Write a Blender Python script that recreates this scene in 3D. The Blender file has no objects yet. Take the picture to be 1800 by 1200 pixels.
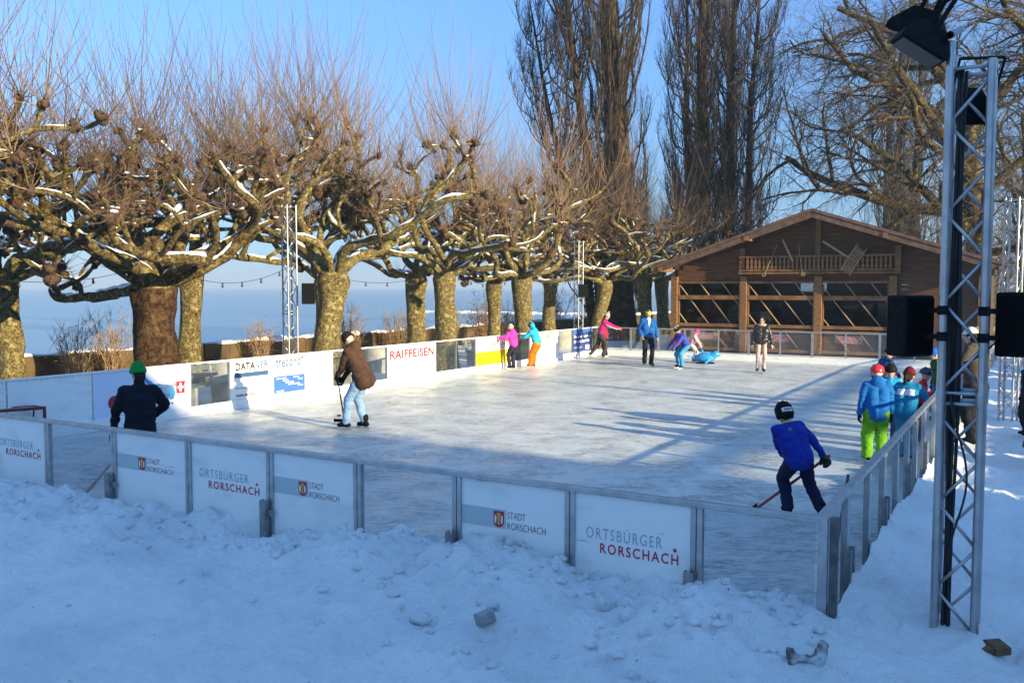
import bpy, math, random
import numpy as np
from mathutils import Vector, Matrix

# ---------------------------------------------------------------- camera, sky, sun, exposure
sc = bpy.context.scene
col = sc.collection
rad = math.radians
CAM_H = 2.6
cam_data = bpy.data.cameras.new("camera")
cam_data.sensor_width = 36.0
cam_data.lens = 1560.0 / 1800.0 * 36.0
cam_data.clip_start = 0.05
cam_data.clip_end = 20000
cam = bpy.data.objects.new("camera", cam_data)
col.objects.link(cam)
cam.location = (0, 0, CAM_H)
PITCH = math.atan(95 / 1560.0)
cam.rotation_euler = (math.pi / 2 - PITCH, 0, 0)
sc.camera = cam

SUN_EL = rad(14.5)
SUN_AZ = rad(133.0)            # clockwise from +Y (straight ahead): behind the camera, to its right
world = bpy.data.worlds.new("World")
sc.world = world
world.use_nodes = True
nt = world.node_tree
nt.nodes.clear()
sky = nt.nodes.new("ShaderNodeTexSky")
sky.sky_type = 'NISHITA'
sky.sun_disc = False
sky.sun_elevation = SUN_EL
sky.sun_rotation = SUN_AZ
sky.altitude = 400
sky.air_density = 0.7
sky.dust_density = 0.0
sky.ozone_density = 5.0
hsv = nt.nodes.new("ShaderNodeHueSaturation")
hsv.inputs['Saturation'].default_value = 0.95
# sky colour scaled by height: dimmed low down, boosted overhead to brighten the shade
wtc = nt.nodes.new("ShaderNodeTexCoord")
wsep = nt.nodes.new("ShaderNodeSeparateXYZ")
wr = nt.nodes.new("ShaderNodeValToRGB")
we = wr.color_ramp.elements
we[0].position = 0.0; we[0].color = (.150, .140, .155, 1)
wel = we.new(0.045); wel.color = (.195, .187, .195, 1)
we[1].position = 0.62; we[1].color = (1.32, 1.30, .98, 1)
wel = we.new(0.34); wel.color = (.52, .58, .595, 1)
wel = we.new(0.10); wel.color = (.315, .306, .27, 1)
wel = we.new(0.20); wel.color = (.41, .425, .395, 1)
wmul = nt.nodes.new("ShaderNodeMixRGB")
wmul.blend_type = 'MULTIPLY'
wmul.inputs[0].default_value = 1.0
bg = nt.nodes.new("ShaderNodeBackground")
bg.inputs['Strength'].default_value = 0.15
wo = nt.nodes.new("ShaderNodeOutputWorld")
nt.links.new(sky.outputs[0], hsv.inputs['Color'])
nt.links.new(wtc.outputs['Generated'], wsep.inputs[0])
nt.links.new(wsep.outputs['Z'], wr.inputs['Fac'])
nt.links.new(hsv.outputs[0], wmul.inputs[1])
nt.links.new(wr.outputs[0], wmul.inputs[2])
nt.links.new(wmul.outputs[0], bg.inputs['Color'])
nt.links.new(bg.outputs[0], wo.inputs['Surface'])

sun_data = bpy.data.lights.new("sun", 'SUN')
sun_data.energy = 3.1
sun_data.angle = rad(0.5)
sun_data.color = (1.0, 0.84, 0.52)
sun = bpy.data.objects.new("sun", sun_data)
col.objects.link(sun)
SUN_DIR = Vector((math.sin(SUN_AZ) * math.cos(SUN_EL), math.cos(SUN_AZ) * math.cos(SUN_EL), math.sin(SUN_EL)))
sun.rotation_euler = SUN_DIR.to_track_quat('Z', 'Y').to_euler()
sun.location = (30, -30, 30)

vs = sc.view_settings
vs.view_transform = 'Standard'
vs.look = 'None'
vs.exposure = 2.0
vs.gamma = 1.0
vs.use_curve_mapping = False
sc.cycles.max_bounces = 6
sc.cycles.transparent_max_bounces = 16
sc.cycles.use_denoising = True

# ---------------------------------------------------------------- the rink's own axes
ANG = rad(30.5)
U = np.array([math.sin(ANG), math.cos(ANG), 0.0])      # along the rink, away from the camera
W = np.array([-math.cos(ANG), math.sin(ANG), 0.0])     # across the rink, towards the lake
Z = np.array([0.0, 0.0, 1.0])
CORNER = np.array([2.11, 5.93, 0.0])
LEN, WID = 25.2, 13.45
def R(u, v, z=0.0):
    return CORNER + u * U + v * W + z * Z
def rinkcoord(x, y):
    dx, dy = x - CORNER[0], y - CORNER[1]
    return dx * U[0] + dy * U[1], dx * W[0] + dy * W[1]

# ---------------------------------------------------------------- noise and mesh helpers
def _hash(ix, iy, iz, seed):
    h = (ix * 374761393 + iy * 668265263 + iz * 2147483647 + seed * 974634777) & 0xFFFFFFFF
    h = ((h ^ (h >> 13)) * 1274126177) & 0xFFFFFFFF
    h = h ^ (h >> 16)
    return (h & 0xFFFF) / 65535.0 * 2 - 1
def vnoise(p, seed=0):
    p = np.asarray(p, dtype=np.float64)
    i = np.floor(p).astype(np.int64)
    f = p - i
    f = f * f * (3 - 2 * f)
    out = 0
    for dx in (0, 1):
        for dy in (0, 1):
            for dz in (0, 1):
                w = (f[..., 0] if dx else 1 - f[..., 0]) * (f[..., 1] if dy else 1 - f[..., 1]) * (f[..., 2] if dz else 1 - f[..., 2])
                out = out + w * _hash(i[..., 0] + dx, i[..., 1] + dy, i[..., 2] + dz, seed)
    return out
def fbm(p, octaves=4, seed=0, gain=0.5):
    p = np.asarray(p, dtype=np.float64)
    a, s, out = 1.0, 1.0, 0
    for k in range(octaves):
        out = out + a * vnoise(p * s + 17.3 * k, seed + k)
        a *= gain
        s *= 2.03
    return out

class MB:
    """collects shapes and links them as ONE mesh object"""
    def __init__(self):
        self.V, self.F, self.n = [], [], 0
    def add(self, V, F):
        V = np.asarray(V, dtype=np.float64).reshape(-1, 3)
        if isinstance(F, (list, tuple)) and len(F) and not isinstance(F[0], (list, tuple, np.ndarray)):
            F = [F]
        groups = {}
        if isinstance(F, np.ndarray):
            groups = {F.shape[1]: F}
        else:
            for f in F:
                groups.setdefault(len(f), []).append(f)
        for k, g in groups.items():
            self.F.append(np.asarray(g, dtype=np.int64) + self.n)
        self.V.append(V)
        self.n += len(V)
        return self
    def box(self, c, s, ax=None):
        """box centred at c, full sizes s, along the axes ax (three unit vectors)"""
        ax = ax or ((1, 0, 0), (0, 1, 0), (0, 0, 1))
        a = [np.array(ax[k]) * s[k] / 2 for k in range(3)]
        V = [np.array(c) + i * a[0] + j * a[1] + k * a[2] for i in (-1, 1) for j in (-1, 1) for k in (-1, 1)]
        F = [(0, 1, 3, 2), (4, 6, 7, 5), (0, 4, 5, 1), (2, 3, 7, 6), (0, 2, 6, 4), (1, 5, 7, 3)]
        return self.add(V, F)
    def bar(self, a, b, w, h, up=(0, 0, 1)):
        """rectangular bar from a to b"""
        a, b = np.array(a, float), np.array(b, float)
        t = b - a
        L = np.linalg.norm(t)
        t = t / L
        up = np.array(up, float)
        s = np.cross(t, up)
        if np.linalg.norm(s) < 1e-4:
            s = np.cross(t, (1, 0, 0))
        s = s / np.linalg.norm(s)
        n = np.cross(s, t)
        return self.box((a + b) / 2, (L, w, h), (t, s, n))
    def tube(self, pts, r, sides=8, cap=True):
        P = np.asarray(pts, float)
        k = len(P)
        r = np.full(k, r) if np.isscalar(r) else np.asarray(r, float)
        V, F = tubes(P[None], r[None], sides)
        self.add(V, F)
        if cap:
            for e, rev in ((0, True), (k - 1, False)):
                ring = list(range(e * sides, e * sides + sides))
                self.F.append(np.asarray([ring[::-1] if rev else ring]) + (self.n - k * sides))
        return self
    def prism(self, outline, origin, ax, depth):
        """flat outline (x, y) in the plane of ax[0], ax[1], given depth along ax[2]"""
        o = np.array(origin, float)
        n = len(outline)
        f = [o + x * np.array(ax[0]) + y * np.array(ax[1]) for x, y in outline]
        b = [p + depth * np.array(ax[2]) for p in f]
        F = [tuple(range(n))[::-1], tuple(range(n, 2 * n))]
        for i in range(n):
            j = (i + 1) % n
            F.append((i, j, n + j, n + i))
        return self.add(f + b, F)
    def ell(self, c, r, seg=16, rings=10, ax=None, z0=-1.0, z1=1.0):
        """ellipsoid (or the slice of it between z0 and z1, in units of its height)"""
        ax = ax or ((1, 0, 0), (0, 1, 0), (0, 0, 1))
        ax = [np.array(a, float) for a in ax]
        ph = np.linspace(math.asin(max(-1, z0)), math.asin(min(1, z1)), rings)
        th = np.linspace(0, 2 * math.pi, seg, endpoint=False)
        V = []
        for p in ph:
            for t in th:
                V.append(np.array(c) + ax[0] * r[0] * math.cos(p) * math.cos(t) + ax[1] * r[1] * math.cos(p) * math.sin(t) + ax[2] * r[2] * math.sin(p))
        F = []
        for i in range(rings - 1):
            for j in range(seg):
                k = (j + 1) % seg
                F.append((i * seg + j, i * seg + k, (i + 1) * seg + k, (i + 1) * seg + j))
        F.append(tuple(range(seg))[::-1])
        F.append(tuple(range((rings - 1) * seg, rings * seg)))
        return self.add(V, F)
    def cap(self, a, b, ra, rb, seg=12):
        """tapered capsule"""
        a, b = np.array(a, float), np.array(b, float)
        t = b - a
        L = np.linalg.norm(t)
        t = t / L if L > 1e-6 else np.array([0, 0, 1.0])
        ks = [-1, -.87, -.5, 0]
        P, rr = [], []
        for k in ks:
            P.append(a + t * ra * k); rr.append(max(ra * math.sqrt(max(0, 1 - k * k)), ra * .05))
        for k in ks[::-1]:
            P.append(b - t * rb * k); rr.append(max(rb * math.sqrt(max(0, 1 - k * k)), rb * .05))
        return self.tube(P, rr, seg)
    def lathe(self, prof, c, seg=20, ax=None):
        """profile of (radius, height) turned about ax[2] through c"""
        ax = ax or ((1, 0, 0), (0, 1, 0), (0, 0, 1))
        ax = [np.array(a, float) for a in ax]
        V = []
        for r, h in prof:
            for j in range(seg):
                t = 2 * math.pi * j / seg
                V.append(np.array(c) + ax[0] * r * math.cos(t) + ax[1] * r * math.sin(t) + ax[2] * h)
        F = []
        for i in range(len(prof) - 1):
            for j in range(seg):
                k = (j + 1) % seg
                F.append((i * seg + j, i * seg + k, (i + 1) * seg + k, (i + 1) * seg + j))
        return self.add(V, F)
    def mesh(self, name):
        V = np.concatenate(self.V)
        me = bpy.data.meshes.new(name)
        nl = sum(f.size for f in self.F)
        npoly = sum(len(f) for f in self.F)
        me.vertices.add(len(V))
        me.vertices.foreach_set("co", V.ravel())
        me.loops.add(nl)
        me.loops.foreach_set("vertex_index", np.concatenate([f.ravel() for f in self.F]).astype(np.int32))
        me.polygons.add(npoly)
        tot = np.concatenate([np.full(len(f), f.shape[1]) for f in self.F])
        me.polygons.foreach_set("loop_start", np.concatenate([[0], np.cumsum(tot)[:-1]]).astype(np.int32))
        me.polygons.foreach_set("use_smooth", np.zeros(npoly, dtype=bool))
        me.update(calc_edges=True)
        return me
    def build(self, name, mat, parent=None, smooth=False, bevel=0.0, origin=None, angle=None):
        me = self.mesh(name)
        if origin is not None:
            me.transform(Matrix.Translation(-Vector(origin)))
        if smooth:
            me.polygons.foreach_set("use_smooth", np.ones(len(me.polygons), dtype=bool))
            if angle:
                me.set_sharp_from_angle(angle=rad(angle))
        if mat:
            me.materials.append(mat)
        o = bpy.data.objects.new(name, me)
        col.objects.link(o)
        if origin is not None:
            o.location = origin
        if parent:
            attach(o, parent)
        if bevel:
            m = o.modifiers.new("bevel", 'BEVEL')
            m.width = bevel
            m.segments = 2
            m.limit_method = 'ANGLE'
        return o

def matrix_of(o):
    m = o.matrix_basis.copy()
    p = o.parent
    while p:
        m = p.matrix_basis @ m
        p = p.parent
    return m
def attach(o, parent):
    """parent o, keeping it where it is in the world"""
    o.parent = parent
    o.matrix_parent_inverse = Matrix.Identity(4)
    o.matrix_basis = matrix_of(parent).inverted() @ o.matrix_basis

def tubes(P, Rr, sides):
    """many tubes at once: P (n,k,3), Rr (n,k)"""
    P = np.asarray(P, float)
    n, k, _ = P.shape
    T = np.empty_like(P)
    T[:, 1:-1] = P[:, 2:] - P[:, :-2] if k > 2 else 0
    T[:, 0] = P[:, 1] - P[:, 0]
    T[:, -1] = P[:, -1] - P[:, -2]
    T /= np.maximum(np.linalg.norm(T, axis=2, keepdims=True), 1e-9)
    mean = P[:, -1] - P[:, 0]
    ref = np.zeros((n, 3))
    ref[np.arange(n), np.argmin(np.abs(mean), axis=1)] = 1
    A = np.cross(T, ref[:, None, :])
    A /= np.maximum(np.linalg.norm(A, axis=2, keepdims=True), 1e-9)
    B = np.cross(T, A)
    th = np.arange(sides) * 2 * math.pi / sides
    V = P[:, :, None, :] + Rr[:, :, None, None] * (A[:, :, None, :] * np.cos(th)[None, None, :, None] + B[:, :, None, :] * np.sin(th)[None, None, :, None])
    idx = np.arange(n * k * sides).reshape(n, k, sides)
    a = idx[:, :-1]
    b = idx[:, 1:]
    F = np.stack([a, np.roll(a, -1, axis=2), np.roll(b, -1, axis=2), b], axis=-1).reshape(-1, 4)
    return V.reshape(-1, 3), F

def empty(name, loc, rz=0.0):
    o = bpy.data.objects.new(name, None)
    o.empty_display_size = 0.2
    o.location = loc
    o.rotation_euler = (0, 0, rz)
    col.objects.link(o)
    return o
def tag(o, label=None, cat=None, group=None, kind=None):
    if label: o['label'] = label
    if cat: o['category'] = cat
    if group: o['group'] = group
    if kind: o['kind'] = kind
    return o
def copy_tree(o, parent=None):
    c = o.copy()
    col.objects.link(c)
    c.parent = parent
    for ch in list(o.children):
        copy_tree(ch, c)
    return c

# ---------------------------------------------------------------- materials
MATS = {}
def mat(name, c, c2=None, scale=6.0, rough=0.6, metal=0.0, bump=0.0, bscale=None, spec=0.5, detail=6.0, lo=0.4, hi=0.6, stretch=None, coat=0.0):
    """plain procedural material: two colours mixed by noise, and a noise bump"""
    if name in MATS:
        return MATS[name]
    m = bpy.data.materials.new(name)
    m.use_nodes = True
    t = m.node_tree
    b = t.nodes["Principled BSDF"]
    b.inputs['Roughness'].default_value = rough
    b.inputs['Metallic'].default_value = metal
    b.inputs['Specular IOR Level'].default_value = spec
    if coat:
        b.inputs['Coat Weight'].default_value = coat
    b.inputs['Base Color'].default_value = (*c, 1)
    tc = t.nodes.new("ShaderNodeTexCoord")
    src = tc.outputs['Object']
    if stretch:
        mp = t.nodes.new("ShaderNodeMapping")
        mp.inputs['Scale'].default_value = stretch
        t.links.new(src, mp.inputs['Vector'])
        src = mp.outputs[0]
    if c2:
        n = t.nodes.new("ShaderNodeTexNoise")
        n.inputs['Scale'].default_value = scale
        n.inputs['Detail'].default_value = detail
        r = t.nodes.new("ShaderNodeValToRGB")
        r.color_ramp.elements[0].position = lo
        r.color_ramp.elements[0].color = (*c, 1)
        r.color_ramp.elements[1].position = hi
        r.color_ramp.elements[1].color = (*c2, 1)
        t.links.new(src, n.inputs['Vector'])
        t.links.new(n.outputs['Fac'], r.inputs['Fac'])
        t.links.new(r.outputs[0], b.inputs['Base Color'])
    if bump:
        n2 = t.nodes.new("ShaderNodeTexNoise")
        n2.inputs['Scale'].default_value = bscale or scale * 3
        n2.inputs['Detail'].default_value = 5
        bp = t.nodes.new("ShaderNodeBump")
        bp.inputs['Strength'].default_value = bump
        bp.inputs['Distance'].default_value = 0.02
        t.links.new(src, n2.inputs['Vector'])
        t.links.new(n2.outputs['Fac'], bp.inputs['Height'])
        t.links.new(bp.outputs[0], b.inputs['Normal'])
    MATS[name] = m
    return m
def glass_mat(name, tint, gloss=0.12, rough=0.03, haze_col=None, haze_amt=0.0):
    """thin clear sheet: mostly lets light through, with a reflection and some scratches"""
    if name in MATS:
        return MATS[name]
    m = bpy.data.materials.new(name)
    m.use_nodes = True
    t = m.node_tree
    t.nodes.clear()
    out = t.nodes.new("ShaderNodeOutputMaterial")
    tr = t.nodes.new("ShaderNodeBsdfTransparent")
    tr.inputs['Color'].default_value = (*tint, 1)
    gl = t.nodes.new("ShaderNodeBsdfGlossy")
    gl.inputs['Roughness'].default_value = rough
    lw = t.nodes.new("ShaderNodeLayerWeight")
    lw.inputs['Blend'].default_value = gloss
    mx = t.nodes.new("ShaderNodeMixShader")
    if gloss >= .15:
        t.links.new(lw.outputs['Fresnel'], mx.inputs[0])
    else:
        mx.inputs[0].default_value = gloss
    t.links.new(tr.outputs[0], mx.inputs[1])
    t.links.new(gl.outputs[0], mx.inputs[2])
    last = mx.outputs[0]
    if haze_amt:
        df = t.nodes.new("ShaderNodeBsdfDiffuse")
        df.inputs['Color'].default_value = (*haze_col, 1)
        m2 = t.nodes.new("ShaderNodeMixShader")
        tc = t.nodes.new("ShaderNodeTexCoord")
        n = t.nodes.new("ShaderNodeTexNoise")
        n.inputs['Scale'].default_value = 3.0
        n.inputs['Detail'].default_value = 5.0
        mt = t.nodes.new("ShaderNodeMath")
        mt.operation = 'MULTIPLY'
        mt.inputs[1].default_value = haze_amt * 2
        t.links.new(tc.outputs['Object'], n.inputs['Vector'])
        t.links.new(n.outputs['Fac'], mt.inputs[0])
        t.links.new(mt.outputs[0], m2.inputs[0])
        t.links.new(last, m2.inputs[1])
        t.links.new(df.outputs[0], m2.inputs[2])
        last = m2.outputs[0]
    t.links.new(last, out.inputs['Surface'])
    MATS[name] = m
    return m

M_ALU = mat("aluminium", (.50, .52, .53), (.40, .42, .43), 9, .38, .85, .1, 60)
M_STEEL = mat("galvanised steel", (.24, .25, .26), (.33, .34, .35), 14, .5, .8, .15, 50)
M_TRUSS = mat("truss aluminium", (.46, .47, .48), (.36, .37, .38), 7, .36, .9, .05, 40)
M_WHITE = mat("white board plastic", (.80, .80, .78), (.66, .68, .66), 2.2, .4, 0, .05, 30, detail=9, lo=.52, hi=.74, stretch=(1, 1, 2.4))
def scuff(m, amt=.55):
    """short dark puck and boot marks over a pale board"""
    t = m.node_tree
    b = t.nodes["Principled BSDF"]
    old = b.inputs['Base Color'].links[0].from_socket
    tc = t.nodes.new("ShaderNodeTexCoord")
    last = old
    for rot, sc_, lo in ((25, 5.0, .70), (-50, 7.0, .715), (80, 6.0, .72)):
        mp = t.nodes.new("ShaderNodeMapping"); mp.inputs['Scale'].default_value = (.5, .5, 3.2); mp.inputs['Rotation'].default_value = (rad(rot), rad(rot), 0)
        n = t.nodes.new("ShaderNodeTexNoise"); n.inputs['Scale'].default_value = sc_; n.inputs['Detail'].default_value = 3
        r = t.nodes.new("ShaderNodeValToRGB")
        r.color_ramp.elements[0].position = lo; r.color_ramp.elements[0].color = (0, 0, 0, 1)
        r.color_ramp.elements[1].position = lo + .05; r.color_ramp.elements[1].color = (amt, amt, amt, 1)
        mx = t.nodes.new("ShaderNodeMixRGB"); mx.inputs[2].default_value = (.22, .22, .23, 1)
        t.links.new(tc.outputs['Object'], mp.inputs['Vector']); t.links.new(mp.outputs[0], n.inputs['Vector']); t.links.new(n.outputs['Fac'], r.inputs['Fac'])
        t.links.new(r.outputs[0], mx.inputs[0]); t.links.new(last, mx.inputs[1])
        last = mx.outputs[0]
    t.links.new(last, b.inputs['Base Color'])
scuff(M_WHITE)
M_BLACK = mat("black plastic", (.009, .009, .009), (.014, .014, .014), 20, .65, 0, .1, 80, spec=.06)
M_RUBBER = mat("black cable rubber", (.010, .010, .011), None, 8, .6)
M_SNOWTOP = mat("lying snow", (.82, .84, .87), (.78, .81, .85), 6, .6, 0, .4, 25)
M_GLASS = glass_mat("clear rink sheet", (.90, .92, .93), .045, .04, (.5, .55, .58), .018)
M_WINDOW = glass_mat("window glass", (.55, .58, .60), .22, .01)
def paint(name, c, rough=.45):
    return mat("print " + name, c, None, rough=rough)
P_RED, P_GREY, P_DARK = paint("red", (.42, .02, .04)), paint("grey", (.30, .36, .40)), paint("dark", (.03, .035, .045))
P_BLUE, P_CYAN, P_YEL = paint("blue", (.10, .26, .58)), paint("cyan", (.10, .45, .75)), paint("yellow", (.85, .72, .0))
P_STEELBLUE, P_NAVY, P_WHITE = paint("steel blue", (.10, .22, .36)), paint("navy", (.02, .05, .22)), paint("white", (.8, .8, .8))
P_BAND, P_GOLD, P_LAV = paint("grey green", (.42, .50, .53)), paint("gold", (.62, .36, .06)), paint("pale lavender", (.62, .67, .82))
P_LGREY = paint("light grey", (.30, .32, .34))
L_RED, L_GREY, L_DARK, L_BLUE = paint("board red", (.30, .012, .03)), paint("board grey", (.16, .19, .23)), paint("board dark", (.012, .014, .02)), paint("board blue", (.045, .13, .36))
L_CYAN, L_SLATE, L_YEL = paint("board cyan", (.04, .24, .50)), paint("board slate", (.035, .085, .17)), paint("board yellow", (.62, .50, .0))

# ---------------------------------------------------------------- ground, ice, lake
def grid(us, vs_, h):
    uu, vv = np.meshgrid(us, vs_, indexing='ij')
    X = CORNER[0] + uu * U[0] + vv * W[0]
    Y = CORNER[1] + uu * U[1] + vv * W[1]
    V = np.stack([X, Y, h(uu, vv)], -1).reshape(-1, 3)
    n, m = len(us), len(vs_)
    idx = np.arange(n * m).reshape(n, m)
    F = np.stack([idx[:-1, :-1], idx[:-1, 1:], idx[1:, 1:], idx[1:, :-1]], -1).reshape(-1, 4)[:, ::-1]
    return V, F

def snow_mat():
    m = bpy.data.materials.new("trodden snow")
    m.use_nodes = True
    t = m.node_tree
    b = t.nodes["Principled BSDF"]
    b.inputs['Roughness'].default_value = .55
    b.inputs['Specular IOR Level'].default_value = .25
    tc = t.nodes.new("ShaderNodeTexCoord")
    n = t.nodes.new("ShaderNodeTexNoise"); n.inputs['Scale'].default_value = 1.3; n.inputs['Detail'].default_value = 8
    r = t.nodes.new("ShaderNodeValToRGB")
    e = r.color_ramp.elements
    e[0].position = .30; e[0].color = (.76, .79, .81, 1)
    e[1].position = .62; e[1].color = (.90, .92, .93, 1)
    t.links.new(tc.outputs['Object'], n.inputs['Vector'])
    t.links.new(n.outputs['Fac'], r.inputs['Fac'])
    # specks of grit
    g = t.nodes.new("ShaderNodeTexNoise"); g.inputs['Scale'].default_value = 26; g.inputs['Detail'].default_value = 2
    gr = t.nodes.new("ShaderNodeValToRGB")
    gr.color_ramp.elements[0].position = .735; gr.color_ramp.elements[0].color = (0, 0, 0, 1)
    gr.color_ramp.elements[1].position = .77; gr.color_ramp.elements[1].color = (1, 1, 1, 1)
    t.links.new(tc.outputs['Object'], g.inputs['Vector'])
    t.links.new(g.outputs['Fac'], gr.inputs['Fac'])
    mx = t.nodes.new("ShaderNodeMixRGB")
    mx.inputs[2].default_value = (.20, .19, .17, 1)
    t.links.new(gr.outputs[0], mx.inputs[0])
    t.links.new(r.outputs[0], mx.inputs[1])
    t.links.new(mx.outputs[0], b.inputs['Base Color'])
    n2 = t.nodes.new("ShaderNodeTexNoise"); n2.inputs['Scale'].default_value = 14; n2.inputs['Detail'].default_value = 9; n2.inputs['Roughness'].default_value = .65
    bp = t.nodes.new("ShaderNodeBump"); bp.inputs['Strength'].default_value = 1.0; bp.inputs['Distance'].default_value = .07
    t.links.new(tc.outputs['Object'], n2.inputs['Vector'])
    t.links.new(n2.outputs['Fac'], bp.inputs['Height'])
    t.links.new(bp.outputs[0], b.inputs['Normal'])
    return m
M_SNOW = snow_mat()

def ice_mat():
    m = bpy.data.materials.new("scratched ice")
    m.use_nodes = True
    t = m.node_tree
    L = t.links.new
    b = t.nodes["Principled BSDF"]
    b.inputs['Specular IOR Level'].default_value = .5
    tc = t.nodes.new("ShaderNodeTexCoord")
    def noise(scale, sx, sy, rot, detail=4, dist=0.0):
        mp = t.nodes.new("ShaderNodeMapping"); mp.inputs['Scale'].default_value = (sx, sy, 1); mp.inputs['Rotation'].default_value = (0, 0, rad(rot))
        n = t.nodes.new("ShaderNodeTexNoise"); n.inputs['Scale'].default_value = scale; n.inputs['Detail'].default_value = detail; n.inputs['Distortion'].default_value = dist
        L(tc.outputs['Object'], mp.inputs['Vector']); L(mp.outputs[0], n.inputs['Vector'])
        return n.outputs['Fac']
    def ramp(src, a, b_, ca, cb):
        r = t.nodes.new("ShaderNodeValToRGB")
        r.color_ramp.elements[0].position = a; r.color_ramp.elements[0].color = (*ca, 1)
        r.color_ramp.elements[1].position = b_; r.color_ramp.elements[1].color = (*cb, 1)
        L(src, r.inputs['Fac'])
        return r.outputs[0]
    base = ramp(noise(1.1, 1, 1, 10, 8, .8), .36, .64, (.19, .225, .24), (.56, .58, .55))
    # skate scratches in several directions: thin pale lines where a stretched noise crosses its middle value
    scr = None
    for k, (rot, sc_, w) in enumerate([(20, 2.4, .020), (-35, 2.0, .018), (70, 2.6, .016), (115, 2.2, .018), (-5, 4.0, .03), (50, 4.4, .025)]):
        f = noise(sc_, .35, 2.2, rot, 3, 1.2)
        s = t.nodes.new("ShaderNodeMath"); s.operation = 'SUBTRACT'; s.inputs[1].default_value = .5; L(f, s.inputs[0])
        a = t.nodes.new("ShaderNodeMath"); a.operation = 'ABSOLUTE'; L(s.outputs[0], a.inputs[0])
        line = ramp(a.outputs[0], 0.0, w, (1, 1, 1), (0, 0, 0))
        if scr is None: scr = line
        else:
            mxs = t.nodes.new("ShaderNodeMixRGB"); mxs.blend_type = 'LIGHTEN'; mxs.inputs[0].default_value = 1
            L(scr, mxs.inputs[1]); L(line, mxs.inputs[2]); scr = mxs.outputs[0]
    fr = t.nodes.new("ShaderNodeMath"); fr.operation = 'MULTIPLY'; fr.inputs[1].default_value = .80; L(scr, fr.inputs[0])
    mx = t.nodes.new("ShaderNodeMixRGB"); mx.inputs[2].default_value = (.76, .78, .76, 1)
    L(fr.outputs[0], mx.inputs[0]); L(base, mx.inputs[1])
    # scraped frost, fine grain
    fg = ramp(noise(9, 1, 1, 0, 8), .47, .66, (0, 0, 0), (1, 1, 1))
    fm = t.nodes.new("ShaderNodeMath"); fm.operation = 'MULTIPLY'; fm.inputs[1].default_value = .55; L(fg, fm.inputs[0])
    mx2 = t.nodes.new("ShaderNodeMixRGB"); mx2.inputs[2].default_value = (.68, .70, .67, 1)
    L(fm.outputs[0], mx2.inputs[0]); L(mx.outputs[0], mx2.inputs[1])
    L(mx2.outputs[0], b.inputs['Base Color'])
    rg = ramp(noise(2.0, 1, 1, 33, 6), .35, .7, (.28, .28, .28), (.55, .55, .55))
    L(rg, b.inputs['Roughness'])
    bp = t.nodes.new("ShaderNodeBump"); bp.inputs['Strength'].default_value = .6; bp.inputs['Distance'].default_value = .02
    L(mx2.outputs[0], bp.inputs['Height']); L(bp.outputs[0], b.inputs['Normal'])
    return m

def water_mat():
    m = bpy.data.materials.new("still lake water")
    m.use_nodes = True
    t = m.node_tree
    b = t.nodes["Principled BSDF"]
    b.inputs['Base Color'].default_value = (.11, .14, .165, 1)
    b.inputs['Roughness'].default_value = .22
    b.inputs['IOR'].default_value = 1.33
    tc = t.nodes.new("ShaderNodeTexCoord")
    n = t.nodes.new("ShaderNodeTexNoise"); n.inputs['Scale'].default_value = .6; n.inputs['Detail'].default_value = 4
    bp = t.nodes.new("ShaderNodeBump"); bp.inputs['Strength'].default_value = .08
    t.links.new(tc.outputs['Object'], n.inputs['Vector'])
    t.links.new(n.outputs['Fac'], bp.inputs['Height']); t.links.new(bp.outputs[0], b.inputs['Normal'])
    return m

WALL_V = 21.2
LAKE_Z = -1.6
mb = MB()
mb.add([R(-400, WALL_V + .2, LAKE_Z), R(-400, 6000, LAKE_Z), R(6000, 6000, LAKE_Z), R(6000, -3000, LAKE_Z), R(130, -3000, LAKE_Z), R(130, WALL_V + .2, LAKE_Z)], [(0, 1, 2, 3, 4, 5)])
tag(mb.build('lake', water_mat()), kind='structure')

mb = MB()
V, F = grid(np.linspace(-150, 132, 95), np.concatenate([np.linspace(-300, -15, 40), np.linspace(-14, WALL_V + .3, 60)]),
            lambda u, v: -.06 + .05 * np.clip((v - 14) / 2, 0, 1) * fbm(np.stack([u * .6, v * .6, u * 0], -1), 3, 5) + .05 * np.clip((v - 14) / 2, 0, 1) + np.clip((u - 30) / 4, 0, 1) * .06)
mb.add(V, F)
tag(mb.build('snowy_ground', M_SNOW, smooth=True), kind='structure')

mb = MB()
V, F = grid([-.3, LEN + .1], [-.05, WID + .1], lambda u, v: 0 * u)
mb.add(V, F)
tag(mb.build('ice', ice_mat()), kind='structure')

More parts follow.
